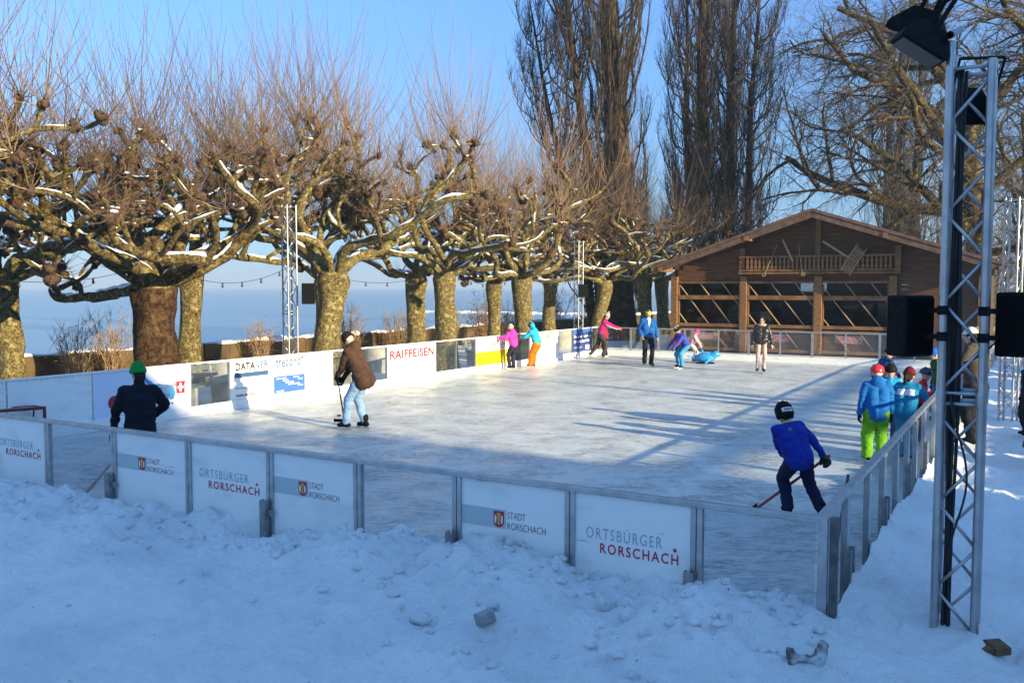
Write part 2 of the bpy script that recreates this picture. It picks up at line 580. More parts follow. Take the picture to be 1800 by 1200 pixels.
HW = np.array([(-9, .26), (-2, .28), (-.6, .32), (.05, .47), (.39, .52), (.77, .49), (1.0, .40), (1.26, .38), (1.59, .43), (1.82, .44), (2.23, .52), (2.6, .52), (2.88, .51), (3.1, .43), (3.59, .44),
               (3.96, .34), (4.31, .25), (4.66, .27), (5.14, .23), (5.81, .27), (6.41, .25), (7.1, .21), (7.38, .28), (7.93, .24), (8.63, .29), (9.5, .26), (15, .26)])
def snow_h(u, v):
    hw = np.interp(v, HW[:, 0], HW[:, 1])
    d = np.clip(-u / 1.9, 0, 1)
    s = d * d * (3 - 2 * d)
    inside = np.clip((v + .6) / .7, 0, 1)                       # the bank lies along the near barrier only
    base = .27 - .05 * np.clip((-u - 2) / 3, 0, 1)
    h = hw * (1 - s) + base * s
    bank = np.exp(-((np.clip(-u, 0, 9) - .85) / .65) ** 2) * .055 * inside
    h = h + bank
    p = np.stack([u, v, u * 0], -1)
    lum = fbm(p * 1.7, 3, 11) * .070 + fbm(p * 4.3 + 5, 3, 23) * .050
    fine = fbm(p * 13.0, 3, 37) * .017
    cl = np.maximum(0, fbm(p * 7.5 + 9, 2, 51) - .30) * .085      # clods thrown up by the shovel
    near = np.exp(-(np.clip(-u, 0, 9) / 2.2) ** 2) * inside
    out = h + lum * (.35 + .65 * near) * np.clip(-u / .12 + .35, .35, 1) + fine * (.5 + .8 * near) + cl * (.15 + .85 * near) * (u < -.02)
    # trodden path along the right-hand side, sunk a little, with footprints
    foot = np.maximum(0, fbm(p * 2.6 + 40, 2, 71) - .15) * .07
    out = out - foot * np.clip((-v - .3) / .8, 0, 1)
    out = out + (np.abs(fbm(p * 3.3 + 3, 3, 77)) - .35) * .035 * (u < -.02) + (np.abs(fbm(p * 6.5 + 13, 2, 79)) - .3) * .018 * (u < -.02)
    return out
mb = MB()
V, F = grid(np.concatenate([np.linspace(-7, -3.2, 60)[:-1], np.linspace(-3.2, -.065, 140)]), np.linspace(-4.5, 12.5, 640), snow_h)
mb.add(V, F)
# shovelled clods half sunk in the bank
g = np.random.default_rng(44)
lump = MB(); lump.ell((0, 0, 0), (1, 1, 1), 9, 7)
LV, LF = lump.V[0], lump.F
for k in range(420):
    u_, v_ = -.1 - abs(g.normal(0, .75)), g.uniform(-.3, 11.5)
    r_ = g.uniform(.012, .040) * (1.0 if g.random() < .93 else 1.8)
    zz = float(snow_h(np.array([u_]), np.array([v_]))[0])
    V = LV * (1 + .38 * fbm(LV * 1.7 + g.uniform(0, 90), 2, k % 50)[:, None]) * np.array([r_ * g.uniform(.8, 1.3), r_ * g.uniform(.8, 1.3), r_ * g.uniform(.6, 1)]) + R(u_, v_, zz + r_ * .15)
    mb.add(V, LF[0])
tag(mb.build('snow_bank', M_SNOW, smooth=True), kind='structure')
mb = MB()
V, F = grid(np.concatenate([np.linspace(-.9, -.07, 16)[:-1], np.linspace(-.066, 6, 170)[:-1], np.linspace(6, 18, 170)[:-1], np.linspace(18, 44, 110)]), np.concatenate([np.linspace(-34, -6, 60)[:-1], np.linspace(-6, -.075, 170)]), lambda u, v: snow_h(u * 0 - 3.0 * np.clip(.3 - u / 6, 0, 1), v) * (1 - .75 * np.clip((u - 1.5) / 12, 0, 1)) + .05 * (fbm(np.stack([u * 1.8, v * 1.8, 0 * u], -1), 4, 91)) * .8 + (np.abs(fbm(np.stack([u * 3.2, v * 3.2, 0 * u], -1), 3, 95)) - .35) * .05 - .02)
mb.add(V, F)
tag(mb.build('snow_path', M_SNOW, smooth=True), kind='structure')
mb = MB()
V, F = grid(np.linspace(-.07, LEN, 60), [-.5, -.085], lambda u, v: .02 + 0 * u)
# the far lake shore: a low spit of snow with dark scrub
mb = MB()
for k in range(60):
    t = k / 59
    mb.box(R(118 + 2 * math.sin(k * 1.7), 20 + t * 70, LAKE_Z + .05), (3.0, 1.6, .22 + .15 * math.sin(k * 2.3) ** 2), (U, W, Z))
tag(mb.build('snow_spit', M_SNOWTOP), kind='structure')

# ---------------------------------------------------------------- lakeside wall
def wall_mat():
    m = mat("old wall with dry creeper", (.040, .022, .010), (.095, .058, .022), 1.6, .9, 0, .8, 9, lo=.35, hi=.62)
    return m
wall = MB()
us = np.linspace(-14, 75, 180)
for a, b in zip(us[:-1], us[1:]):
    hgt = .80 + .03 * math.sin(a * 3.1)
    wall.box(R((a + b) / 2, WALL_V + .2, hgt / 2 - .9), (b - a, .42 + .03 * math.sin(a * 7), hgt + 1.8), (U, W, Z))
wall_o = wall.build('lakeside_wall', wall_mat())
tag(wall_o, 'low brown stone wall with dry creeper and snow along the lake', 'wall')
cap = MB()
us = np.linspace(-14, 75, 500)
prof = np.stack([us * 1.3, us * 0, us * 0], -1)
hh = np.maximum(0.0, fbm(prof, 3, 3) * .5 + .5) * .11
P = np.stack([R(u, WALL_V + .14 + .04 * math.sin(u * 5), .80 + h * .35) for u, h in zip(us, hh)])
V, F = tubes(P[None], (.02 + hh[None] * 1.3), 8)
V[:, 2] = .82 + (V[:, 2] - .82) * .8
cap.add(V, F)
cap.build('snow_cap', M_SNOWTOP, wall_o, smooth=True)

# ---------------------------------------------------------------- rink barriers
HB = 1.08
def text_mesh(body, width=None, height=None, bold=0.0, spacing=1.0, shear=0.0):
    cu = bpy.data.curves.new("lettering", 'FONT')
    cu.body = body
    cu.size = 1.0
    cu.offset = bold
    cu.space_character = spacing
    cu.shear = shear
    cu.resolution_u = 3
    o = bpy.data.objects.new("lettering", cu)
    col.objects.link(o)
    dg = bpy.context.evaluated_depsgraph_get()
    me = bpy.data.meshes.new_from_object(o.evaluated_get(dg))
    bpy.data.objects.remove(o)
    bpy.data.curves.remove(cu)
    co = np.empty(len(me.vertices) * 3)
    me.vertices.foreach_get("co", co)
    co = co.reshape(-1, 3)
    lo, hi = co.min(0), co.max(0)
    co = co - lo
    sx = width / (hi[0] - lo[0]) if width else 1
    sy = height / (hi[1] - lo[1]) if height else sx
    if not width: sx = sy
    co[:, 0] *= sx
    co[:, 1] *= sy
    me.vertices.foreach_set("co", co.ravel())
    me.update()
    return me
class Face:
    """a printed face: x to the reader's right, y up, both in metres from its lower left corner"""
    def __init__(self, origin, right, parent):
        self.o = np.array(origin, float)
        self.x = np.array(right, float)
        self.n = np.cross(self.x, Z)
        self.parent = parent
    def text(self, body, x, y, width=None, height=None, m=P_DARK, bold=0.0, spacing=1.0, lift=.003, name='lettering', shear=0.0, rot=0.0):
        me = text_mesh(body, width, height, bold, spacing, shear)
        me.materials.append(m)
        o = bpy.data.objects.new(name, me)
        col.objects.link(o)
        p = self.o + self.x * x + Z * y + self.n * lift
        xr = self.x * math.cos(rot) + Z * math.sin(rot)
        yr = -self.x * math.sin(rot) + Z * math.cos(rot)
        o.matrix_basis = Matrix(((xr[0], yr[0], self.n[0], p[0]), (xr[1], yr[1], self.n[1], p[1]), (xr[2], yr[2], self.n[2], p[2]), (0, 0, 0, 1)))
        attach(o, self.parent)
        return o
    def shape(self, outline, m, lift=.002, name='printed_shape', depth=.0012):
        b = MB()
        b.prism(outline, self.o + self.n * lift, (self.x, Z, self.n), depth)
        return b.build(name, m, self.parent)
    def rect(self, x, y, w, h, m, lift=.002, name='printed_shape'):
        return self.shape([(x, y), (x + w, y), (x + w, y + h), (x, y + h)], m, lift, name)
    def disc(self, x, y, r, m, lift=.002, name='printed_shape', ry=None):
        return self.shape([(x + r * math.cos(a), y + (ry or r) * math.sin(a)) for a in np.linspace(0, 2 * math.pi, 24, endpoint=False)], m, lift, name)

# -- near barrier: seen from outside
near = empty('rink_barrier', tuple(R(0, 5)))
tag(near, 'nearest side of the ice rink fence, with the grey town crests, snow piled on it', 'rink barrier', 'side fences of the ice rink')
NV = [0.0, .84, 1.85, 2.90, 3.97, 5.05, 6.2, 7.40, 8.62, 9.75, 10.9, 12.1, WID]
NK = ['g', 'o', 's', 'g', 's', 'o', 's', 'g', 'o', 'w', 's', 'g']
NX = -.12                                                          # u of the near barrier's middle plane
r_ = MB(); r_.box(R(NX, WID / 2 + .02, HB - .022), (WID + .1, .062, .045), (W, U, Z)); r_.build('top_rail', M_ALU, near, bevel=.006)
r_ = MB(); r_.box(R(NX, WID / 2, .055), (WID, .05, .07), (W, U, Z)); r_.build('bottom_rail', M_ALU, near)
for i, (a, b) in enumerate(zip(NV[:-1], NV[1:])):
    p = MB()
    p.box(R(NX, (a + b) / 2, .565), (b - a - .05, .012, .94), (W, U, Z))
    k = NK[i]
    po = p.build('clear_panel' if k == 'g' else 'white_panel', M_GLASS if k == 'g' else M_WHITE, near)
    if k == 'g':
        continue
    f = Face(R(NX - .006, b - .025, .095), -W, po)
    w_ = b - a - .05
    s = w_ / .99
    if k == 'o':
        f.text('ORTSBÜRGER', .115 * s, .60, .63 * s, .105, P_GREY, -.006, 1.25)
        f.text('RORSCHACH', .235 * s, .495, .64 * s, .078, P_RED, .012, 1.25)
        f.rect(.835 * s, .592, .024, .024, P_RED, name='red_square')
    if k == 's':
        f.rect(.0, .56, .44 * s, .155, P_BAND, .0012, 'grey_band')
        x0, y0, ww, hh_ = .325 * s, .565, .098 * s, .135
        f.shape([(x0, y0 + hh_), (x0, y0 + .045)] + [(x0 + ww / 2 - ww / 2 * math.cos(t), y0 + .045 - .042 * math.sin(t)) for t in np.linspace(.2, math.pi - .2, 9)] + [(x0 + ww, y0 + .045), (x0 + ww, y0 + hh_)], P_RED, .003, 'crest')
        f.shape([(x0 + ww * .36, y0 + .10), (x0 + ww * .42, y0 + .06), (x0 + ww * .36, y0 + .025), (x0 + ww * .64, y0 + .025), (x0 + ww * .58, y0 + .06), (x0 + ww * .64, y0 + .10), (x0 + ww * .7, y0 + .12), (x0 + ww * .3, y0 + .12)], P_GOLD, .005, 'crest_figure')
        for q in (.2, .8):
            f.disc(x0 + ww * q, y0 + .068, ww * .085, P_WHITE, .005, 'crest_figure', .036)
        f.text('STADT', .455 * s, .648, .165 * s, .056, P_DARK, -.012)
        f.text('RORSCHACH', .455 * s, .562, .345 * s, .056, P_DARK, -.012)
for i, v in enumerate(NV):
    p = MB()
    if i == 0:
        p.box(R(NX - .01, v - .03, HB / 2 + .0), (.062, .075, HB + .012), (W, U, Z))
    else:
        p.box(R(NX, v - .024, HB / 2 - .02), (.04, .052, HB - .045), (W, U, Z))
        p.box(R(NX, v + .024, HB / 2 - .02), (.04, .050, HB - .049), (W, U, Z))
    p.build('post', M_ALU, near, bevel=.004)
    if i == 0:
        q = MB(); q.box(R(NX - .012, v - .098, HB / 2), (.05, .058, HB + .02), (W, U, Z)); q.build('corner_channel', mat('dark steel', (.10, .10, .105), (.15, .15, .15), 10, .5, .7), near, bevel=.003)
    if i in (1, 3, 5, 7, 9, 11):
        q = MB()
        q.box(R(NX - .085, v + .035, .28), (.075, .012, .60), (W, U, Z))
        for s_ in (-1, 1):
            q.box(R(NX - .055, v + .035 + s_ * .034, .28), (.010, .058, .596), (W, U, Z))
        q.box(R(NX - .05, v - .01, .46), (.11, .02, .07), (W, U, Z))
        q.build('support_bracket', M_STEEL, near, bevel=.003)

# -- right-hand barrier, running away from the camera
right = empty('rink_barrier', tuple(R(10, 0)))
tag(right, 'right side of the ice rink fence of clear sheets, children leaning over it', 'rink barrier', 'side fences of the ice rink')
r_ = MB(); r_.box(R(LEN / 2 - .05, 0, HB - .022), (LEN + .1, .062, .044), (U, W, Z)); r_.build('top_rail', M_ALU, right, bevel=.006)
r_ = MB(); r_.box(R(LEN / 2, 0, .105), (LEN - .1, .045, .17), (U, W, Z)); r_.build('bottom_rail', M_WHITE, right)
RU = [.0, .72, 1.72, 2.58, 3.5, 4.4, 5.2, 6.1, 7.4] + [7.4 + 1.5 * k for k in range(1, 12)] + [LEN]
for i, (a, b) in enumerate(zip(RU[:-1], RU[1:])):
    p = MB(); p.box(R((a + b) / 2, 0, .62), (b - a - .05, .012, .86), (U, W, Z))
    p.build('clear_panel', M_GLASS, right)
for i, u in enumerate(RU[1:]):
    p = MB(); p.box(R(u, -.02, HB / 2 - .02), (.085, .05, HB - .05), (U, W, Z)); p.build('post', M_ALU, right, bevel=.004)
    if i % 2 == 0:
        for s_ in (-1, 1):
            q = MB()
            q.box(R(u + s_ * .062, -.055, .33), (.010, .055, .66), (U, W, Z))
            q.box(R(u + s_ * .075, -.078, .33), (.034, .010, .656), (U, W, Z))
            q.build('support_bracket', M_STEEL, right, bevel=.003)

# -- far barrier
far = empty('rink_barrier', tuple(R(LEN, 6)))
tag(far, 'far side of the ice rink fence of clear sheets before the wooden chalet', 'rink barrier', 'side fences of the ice rink')
FV = [0.0, 1.07, 2.13, 3.19, 4.26, 5.35, 6.43, 7.54, 8.63, 9.9, 10.92, 12.04, WID]
r_ = MB(); r_.box(R(LEN, WID / 2, HB - .022), (WID + .1, .05, .044), (W, U, Z)); r_.build('top_rail', M_ALU, far)
r_ = MB(); r_.box(R(LEN - .03, WID / 2, .10), (WID, .05, .20), (W, U, Z)); r_.build('kick_plate', M_WHITE, far)
for i, (a, b) in enumerate(zip(FV[:-1], FV[1:])):
    p = MB(); p.box(R(LEN, (a + b) / 2, .63), (b - a - .05, .012, .84), (W, U, Z)); p.build('clear_panel', M_GLASS, far)
for i, v in enumerate(FV):
    p = MB(); p.box(R(LEN, v, HB / 2 + .08), (.07 if i % 2 else .045, .05, HB - .25), (W, U, Z)); p.build('post', M_ALU, far)

# -- left barrier with the advertisements, seen from the ice side
left = empty('rink_barrier', tuple(R(12, WID)))
tag(left, 'left side of the ice rink fence with white advertising boards under the knotty trees', 'rink barrier', 'side fences of the ice rink')
r_ = MB(); r_.box(R(LEN / 2, WID, HB - .015), (LEN + .1, .06, .03), (U, W, Z)); r_.build('top_rail', M_WHITE, left)
r_ = MB(); r_.box(R(LEN / 2 + .0, WID - .02, .10), (LEN, .045, .20), (U, W, Z)); r_.build('kick_plate', M_WHITE, left)
def lpanel(u0, u1, kind, m=None):
    p = MB(); p.box(R((u0 + u1) / 2, WID, .63), (u1 - u0 - .03, .014, .86), (U, W, Z))
    o = p.build('clear_panel' if kind == 'g' else ('white_panel' if kind == 'w' else 'advertising_panel'), M_GLASS if kind == 'g' else (m or M_WHITE), left)
    return Face(R(u0 + .015, WID - .007, .2), U, o), u1 - u0 - .03
for v0 in (0.0, 2.17, 3.72, 5.9, 6.9, 10.11, 12.2, 14.41, 15.44, 16.49, 18.79, 19.85, 21.96, 23.09, 24.75, LEN):
    p = MB(); p.box(R(v0, WID + .02, HB / 2 - .03), (.035, .05, HB - .06), (U, W, Z)); p.build('post', M_ALU, left)
P_BOLT = paint("bolt", (.25, .26, .27))
for u0, u1 in ((0, 2.17), (2.17, 3.72)):
    f, w_ = lpanel(u0, u1, 'w')
    for k in range(12):
        f.disc(.1 + (w_ - .2) * k / 11, .83, .008, P_BOLT, name='bolt')
    for k in range(6):
        f.disc(w_ - .06, .06 + .15 * k, .008, P_BOLT, name='bolt')
# lake map advertisement
f, w_ = lpanel(3.72, 5.9, 'a', P_LAV)
f.shape([(.98, .73), (1.06, .72), (1.18, .62), (1.30, .535), (1.45, .525), (1.62, .50), (1.74, .44), (1.78, .33), (1.74, .20), (1.66, .195), (1.52, .29), (1.40, .35), (1.24, .40), (1.14, .55), (1.0, .685)], L_CYAN, .002, 'lake_map')
f.shape([(.93, .57), (1.08, .53), (1.20, .47), (1.16, .44), (1.0, .50)], L_CYAN, .002, 'lake_map')
f.text('Frische Milchprodukte', .78, .30, 1.28, .095, L_RED, .02, rot=.13, lift=.004)
f.text('aus der Region', 1.02, .17, .64, .085, L_RED, .02, rot=.13, lift=.004)
f.rect(1.80, .30, .20, .24, L_RED, .003, 'flag')
f.rect(1.875, .335, .05, .17, P_WHITE, .0045, 'flag_cross'); f.rect(1.832, .395, .136, .05, P_WHITE, .0052, 'flag_cross')
f.disc(.42, .27, .13, L_RED, name='red_disc'); f.disc(1.70, .12, .022, P_NAVY, name='dot')
lpanel(5.9, 6.9, 'g')
# computer, fiduciary and building firms share one sheet
f, w_ = lpanel(6.9, 10.11, 'a')
f.text('DATA', .14, .62, .56, .17, L_DARK, .035); f.text('VER', .72, .62, .36, .17, L_SLATE, .022)
f.shape([(.12, .49), (.14, .47), (1.06, .47), (1.08, .49), (1.08, .55), (1.06, .57), (.14, .57), (.12, .55)], L_SLATE, name='blue_bar')
f.text('Informatik AG', .52, .38, .55, .075, L_GREY, .008)
f.text('Rorschach • Zürich', .14, .22, .62, .06, L_GREY, .008)
f.text('www.dataver.ch', .14, .06, .66, .07, L_DARK, .025)
f.text('trecono', 1.30, .60, .80, .20, L_SLATE, .018)
f.shape([(2.10, .76), (2.14, .735), (2.22, .84), (2.20, .86), (2.14, .785), (2.11, .80)], L_DARK, name='tick')
f.text('treuhand & revisionen ag', 1.30, .52, .78, .05, L_GREY, .008); f.text('www.trecono.ch', 1.30, .44, .55, .045, L_GREY, .008)
f.rect(1.24, .02, .98, .38, L_BLUE, name='blue_field')
for k, (x, y, ln) in enumerate([(1.32, .335, .3), (1.85, .34, .18), (1.52, .285, .17), (2.0, .285, .14), (1.60, .235, .26), (1.68, .185, .36), (2.0, .14, .15), (1.32, .05, .22)]):
    f.rect(x, y, ln, .022, P_WHITE, .0035, 'white_line')
for k, t_ in enumerate('SBU'):
    f.text(t_, 2.36 + .25 * k, .66, .075, .11, L_CYAN, .03)
for k, (t_, y, ln) in enumerate([('Beratung Planung Bauleitung', .565, .74), ('Umbau Renovation', .47, .68), ('Rorschach St. Gallen', .29, .70)]):
    f.text(t_, 2.36, y, ln, .05, L_GREY, .008)
f.text('www.sbu.ch', 2.36, .13, .38, .05, L_DARK, 0)
lpanel(10.11, 12.2, 'g')
f, w_ = lpanel(12.2, 14.41, 'a')
f.text('RAIFFEISEN', .10, .49, 1.98, .24, L_RED, .030, 1.06)
f.text('Raiffeisenbank', .12, .25, .76, .075, L_GREY, .008)
f.text('Rorschach-Berg/Thal', .12, .13, 1.10, .085, L_GREY, .008)
lpanel(14.41, 15.44, 'g'); lpanel(15.44, 16.49, 'g')
f, w_ = lpanel(16.49, 18.79, 'a')
f.rect(0, .0, w_, .41, L_YEL, name='yellow_field')
f.text('Hubers Licht', .55, .56, 1.35, .13, L_DARK, .012); f.text('wohnen und arbeiten', .58, .48, 1.2, .05, L_GREY, .008)
f.text('guter Essig', .55, .18, 1.25, .12, L_DARK, .012)
lpanel(18.79, 19.85, 'g')
f, w_ = lpanel(19.85, 21.96, 'a')
f.text('cafimatt.ch', .30, .20, 1.35, .20, P_LGREY, .0)
f.text('immer frisch', .30, .08, .75, .06, P_LGREY, -.01)
f.disc(1.28, .70, .07, L_DARK, name='bean', ry=.10); f.disc(1.28, .70, .03, P_GOLD, .0035, 'bean_stripe', .08)
lpanel(21.96, 23.09, 'g')
f, w_ = lpanel(23.09, 24.75, 'a', P_NAVY)
f.shape([(0, .86), (0, .62), (.4, .7), (.8, .66), (1.2, .74), (w_, .70), (w_, .86)], L_BLUE, .0015, 'sky_picture')
f.text('Die beste Begleitung', .06, .50, 1.45, .12, P_WHITE, .01); f.text('der wunderbaren Welt', .06, .34, 1.35, .12, P_WHITE, .01)
f.text('Tagblatt Ostschweiz', .06, .14, .7, .05, P_WHITE, 0)
f.rect(1.05, .06, .4, .17, P_WHITE, name='white_field')
lpanel(24.75, LEN, 'g')

# ---------------------------------------------------------------- trees
def bark_mat(name, dark, mid, pale, pscale=2.2, plo=.50, phi=.56, bump=.9):
    m = bpy.data.materials.new(name)
    m.use_nodes = True
    t = m.node_tree
    L = t.links.new
    b = t.nodes["Principled BSDF"]
    b.inputs['Roughness'].default_value = .85
    b.inputs['Specular IOR Level'].default_value = .15
    tc = t.nodes.new("ShaderNodeTexCoord")
    def noise(scale, detail, dist=0):
        n = t.nodes.new("ShaderNodeTexNoise"); n.inputs['Scale'].default_value = scale; n.inputs['Detail'].default_value = detail; n.inputs['Distortion'].default_value = dist
        L(tc.outputs['Object'], n.inputs['Vector'])
        return n.outputs['Fac']
    r1 = t.nodes.new("ShaderNodeValToRGB")
    r1.color_ramp.elements[0].position = .38; r1.color_ramp.elements[0].color = (*dark, 1)
    r1.color_ramp.elements[1].position = .62; r1.color_ramp.elements[1].color = (*mid, 1)
    L(noise(pscale * 2.6, 7), r1.inputs['Fac'])
    r2 = t.nodes.new("ShaderNodeValToRGB")
    r2.color_ramp.elements[0].position = plo; r2.color_ramp.elements[0].color = (0, 0, 0, 1)
    r2.color_ramp.elements[1].position = phi; r2.color_ramp.elements[1].color = (1, 1, 1, 1)
    L(noise(pscale, 6, .5), r2.inputs['Fac'])
    mx = t.nodes.new("ShaderNodeMixRGB"); mx.inputs[2].default_value = (*pale, 1)
    L(r2.outputs[0], mx.inputs[0]); L(r1.outputs[0], mx.inputs[1]); L(mx.outputs[0], b.inputs['Base Color'])
    bp = t.nodes.new("ShaderNodeBump"); bp.inputs['Strength'].default_value = bump; bp.inputs['Distance'].default_value = .04
    L(noise(pscale * 6, 6), bp.inputs['Height']); L(bp.outputs[0], b.inputs['Normal'])
    return m
M_BARK = bark_mat("mottled plane bark", (.050, .036, .013), (.195, .150, .060), (.31, .26, .115), 9.0, .52, .66)
M_BARK2 = bark_mat("old dark plane bark", (.030, .019, .008), (.150, .108, .043), (.27, .22, .098), 7.5, .54, .68)
M_BARE = bark_mat('bare plane bark', (.024, .017, .009), (.080, .058, .026), (.19, .15, .065), 2.4, .56, .70)
M_POPLAR = bark_mat("dark poplar bark", (.018, .013, .008), (.060, .040, .020), (.10, .068, .035), 2.0, .56, .66)
M_BURL = bark_mat('dark brown burl bark', (.022, .011, .006), (.075, .042, .019), (.115, .075, .034), 4.0, .55, .70, 1.2)
M_FIST = mat('dark knotty fist', (.030, .014, .007), (.085, .048, .022), 12, .9, 0, .9, 40)
M_TWIG = mat("reddish young shoots", (.115, .063, .028), (.185, .112, .054), 1.5, .6)
M_TWIG2 = mat("grey brown twigs", (.050, .034, .019), (.085, .058, .032), 1.2, .7)
M_TWIGP = mat("dark poplar twigs", (.026, .018, .012), (.048, .032, .021), 1.0, .7)
M_REED = mat("dry shrub twigs", (.17, .10, .045), (.25, .16, .075), 2.0, .7)
M_LEAF = mat("dry beech leaves", (.075, .022, .014), (.12, .045, .022), 6.0, .7)
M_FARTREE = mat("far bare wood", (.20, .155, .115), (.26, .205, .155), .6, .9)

UP = np.array([0, 0, 1.0])
def unit(v):
    v = np.asarray(v, float)
    return v / max(np.linalg.norm(v), 1e-9)

class Branches:
    """batches tubes of equal point count"""
    def __init__(self): self.b = {}
    def add(self, P, Rr, sides):
        self.b.setdefault((len(P), sides), [[], []])
        self.b[(len(P), sides)][0].append(P); self.b[(len(P), sides)][1].append(Rr)
    def into(self, mb, bumps=0.0, seed=0):
        for (k, s), (P, Rr) in self.b.items():
            P, Rr = np.array(P), np.array(Rr)
            if bumps:
                Rr = Rr * (1 + bumps * fbm(P * 3.1, 2, seed))
            V, F = tubes(P, Rr, s)
            mb.add(V, F)

def pollard(seed, primaries=None, trunk_r=.45, trunk_h=2.5, crown=1.0, dark=False, nshoot=13, lean=(0, 0)):
    """one pollarded plane tree standing at the origin: returns (trunk, snow, twig) shape collectors"""
    g = np.random.default_rng(seed)
    br, limbs, knobs, snow, fist = Branches(), [], [], MB(), MB()
    # trunk with flared, bumpy foot
    k = 14
    t = np.linspace(0, 1, k)
    sway = g.normal(0, .05, 2)
    tp = np.stack([lean[0] * t + sway[0] * np.sin(t * 5), lean[1] * t + sway[1] * np.sin(t * 4 + 1), -.15 + t * (trunk_h + .25)], -1)
    tr = trunk_r * (1 + .38 * np.exp(-t * 7) - .14 * np.sin(t * 3.1) + .16 * np.clip((t - .75) / .25, 0, 1))
    tr[-1] *= .75
    V, F = tubes(tp[None], tr[None], 22)
    c = np.repeat(tp, 22, axis=0)
    d = V - c
    V = c + d * (1 + .17 * fbm(V * np.array([2.2, 2.2, 1.3]), 3, seed)[:, None] + .05 * fbm(V * 7, 2, seed + 3)[:, None])
    body = MB(); body.add(V, F)
    top = tp[-2]
    def limb(p, d, L, r0, r1, pitch_end, wob, lvl):
        n = max(5, int(L / .16))
        step = L / (n - 1)
        pts, d = [np.array(p)], unit(d)
        side = g.normal(0, 1, 3) * wob
        for i in range(n - 1):
            f = (i + 1) / (n - 1)
            side = side * .72 + g.normal(0, 1, 3) * wob * 1.15
            hz = unit([d[0], d[1], 0])
            pe = pitch_end if pts[-1][2] < 6.3 else pitch_end * max(0, 1 - (pts[-1][2] - 6.3) / .8)
            want = hz * math.cos(pe) + UP * math.sin(pe)
            d = unit(d * .80 + want * .20 + side * .5)
            if d[2] < -.12: d = unit([d[0], d[1], -.12])
            pts.append(pts[-1] + d * step)
        P = np.array(pts)
        f = np.linspace(0, 1, n)
        Rr = (r0 + (r1 - r0) * f) * (1 + .16 * fbm(P * 2.9, 2, seed + 5))
        limbs.append((P, Rr, lvl))
        return P, Rr
    if primaries is None:
        m = 6
        a0 = g.uniform(0, 6.28)
        primaries = [(a0 + 6.283 * q / m + g.normal(0, .18), rad(g.uniform(40, 68)), rad(g.uniform(18, 44)), g.uniform(3.6, 4.9)) for q in range(m)]
        primaries += [(g.uniform(0, 6.28), rad(g.uniform(62, 82)), rad(g.uniform(45, 65)), g.uniform(2.7, 3.7)) for q in range(2)]
    for az, p0, p1, L in primaries:
        d = np.array([math.cos(az) * math.cos(p0), math.sin(az) * math.cos(p0), math.sin(p0)])
        st = top + np.array([math.cos(az), math.sin(az), 0]) * trunk_r * .35 + UP * (p0 - .6) * .25
        L = L * crown
        P, Rr = limb(st, d, L, trunk_r * g.uniform(.26, .37), .075, p1, .20, 1)
        knobs.append((P[-1], g.uniform(.095, .13), 1))
        nsec = int(g.integers(3, 5))
        for q in range(nsec):
            i = int(len(P) * (.40 + .57 * (q + g.uniform(0, .8)) / nsec))
            i = min(i, len(P) - 2)
            t_ = unit(P[i + 1] - P[i])
            sd = unit(np.cross(t_, UP)) * g.choice([-1, 1])
            dd = unit(t_ * g.uniform(.2, .8) + sd * g.uniform(.3, 1.0) + UP * g.uniform(-.05, 1.15))
            L2 = g.uniform(.9, 2.3) * (1.15 - .4 * i / len(P)) * crown
            P2, R2 = limb(P[i], dd, L2, Rr[i] * g.uniform(.58, .78), .052, rad(g.uniform(8, 70)), .2, 2)
            knobs.append((P2[-1], g.uniform(.07, .105), 2))
            for w in range(int(g.integers(1, 3))):
                i2 = int(g.integers(len(P2) // 3, len(P2)))
                t2 = unit(P2[min(i2, len(P2) - 1)] - P2[max(i2 - 1, 0)])
                dd = unit(t2 * .5 + g.normal(0, .6, 3) + UP * .45)
                P3, R3 = limb(P2[i2], dd, g.uniform(.4, 1.1) * crown, R2[i2] * .7, .05, rad(g.uniform(10, 70)), .22, 3)
                knobs.append((P3[-1], g.uniform(.05, .085), 3))
    for P, Rr, lvl in limbs:
        sides = 11 if lvl == 1 else 8
        V, F = tubes(P[None], Rr[None], sides)
        cc = np.repeat(P, sides, axis=0)
        V = cc + (V - cc) * (1 + .16 * fbm(V * 5.5, 2, seed + 9)[:, None])
        body.add(V, F)
        # snow lying along the flatter stretches
        T = np.gradient(P, axis=0)
        sl = T[:, 2] / np.maximum(np.linalg.norm(T, axis=1), 1e-9)
        on = (np.abs(sl) < .80) & (fbm(P * 1.6 + 31, 2, seed + 13) > -.62 + .40 * np.abs(sl))
        i = 0
        while i < len(P):
            if on[i]:
                j = i
                while j + 1 < len(P) and on[j + 1]: j += 1
                if j - i >= 2:
                    S = P[i:j + 1] + UP * (Rr[i:j + 1, None] * .58)
                    w = np.minimum(1, np.minimum(np.arange(j - i + 1), np.arange(j - i, -1, -1)) / 1.5 + .12)
                    nz = 1 + .30 * fbm(S * 6, 2, seed + 21)
                    V, F = tubes(S[None], (Rr[i:j + 1] * .62 * w * nz + .006)[None], 8)
                    snow.add(V, F)
                i = j + 1
            else:
                i += 1
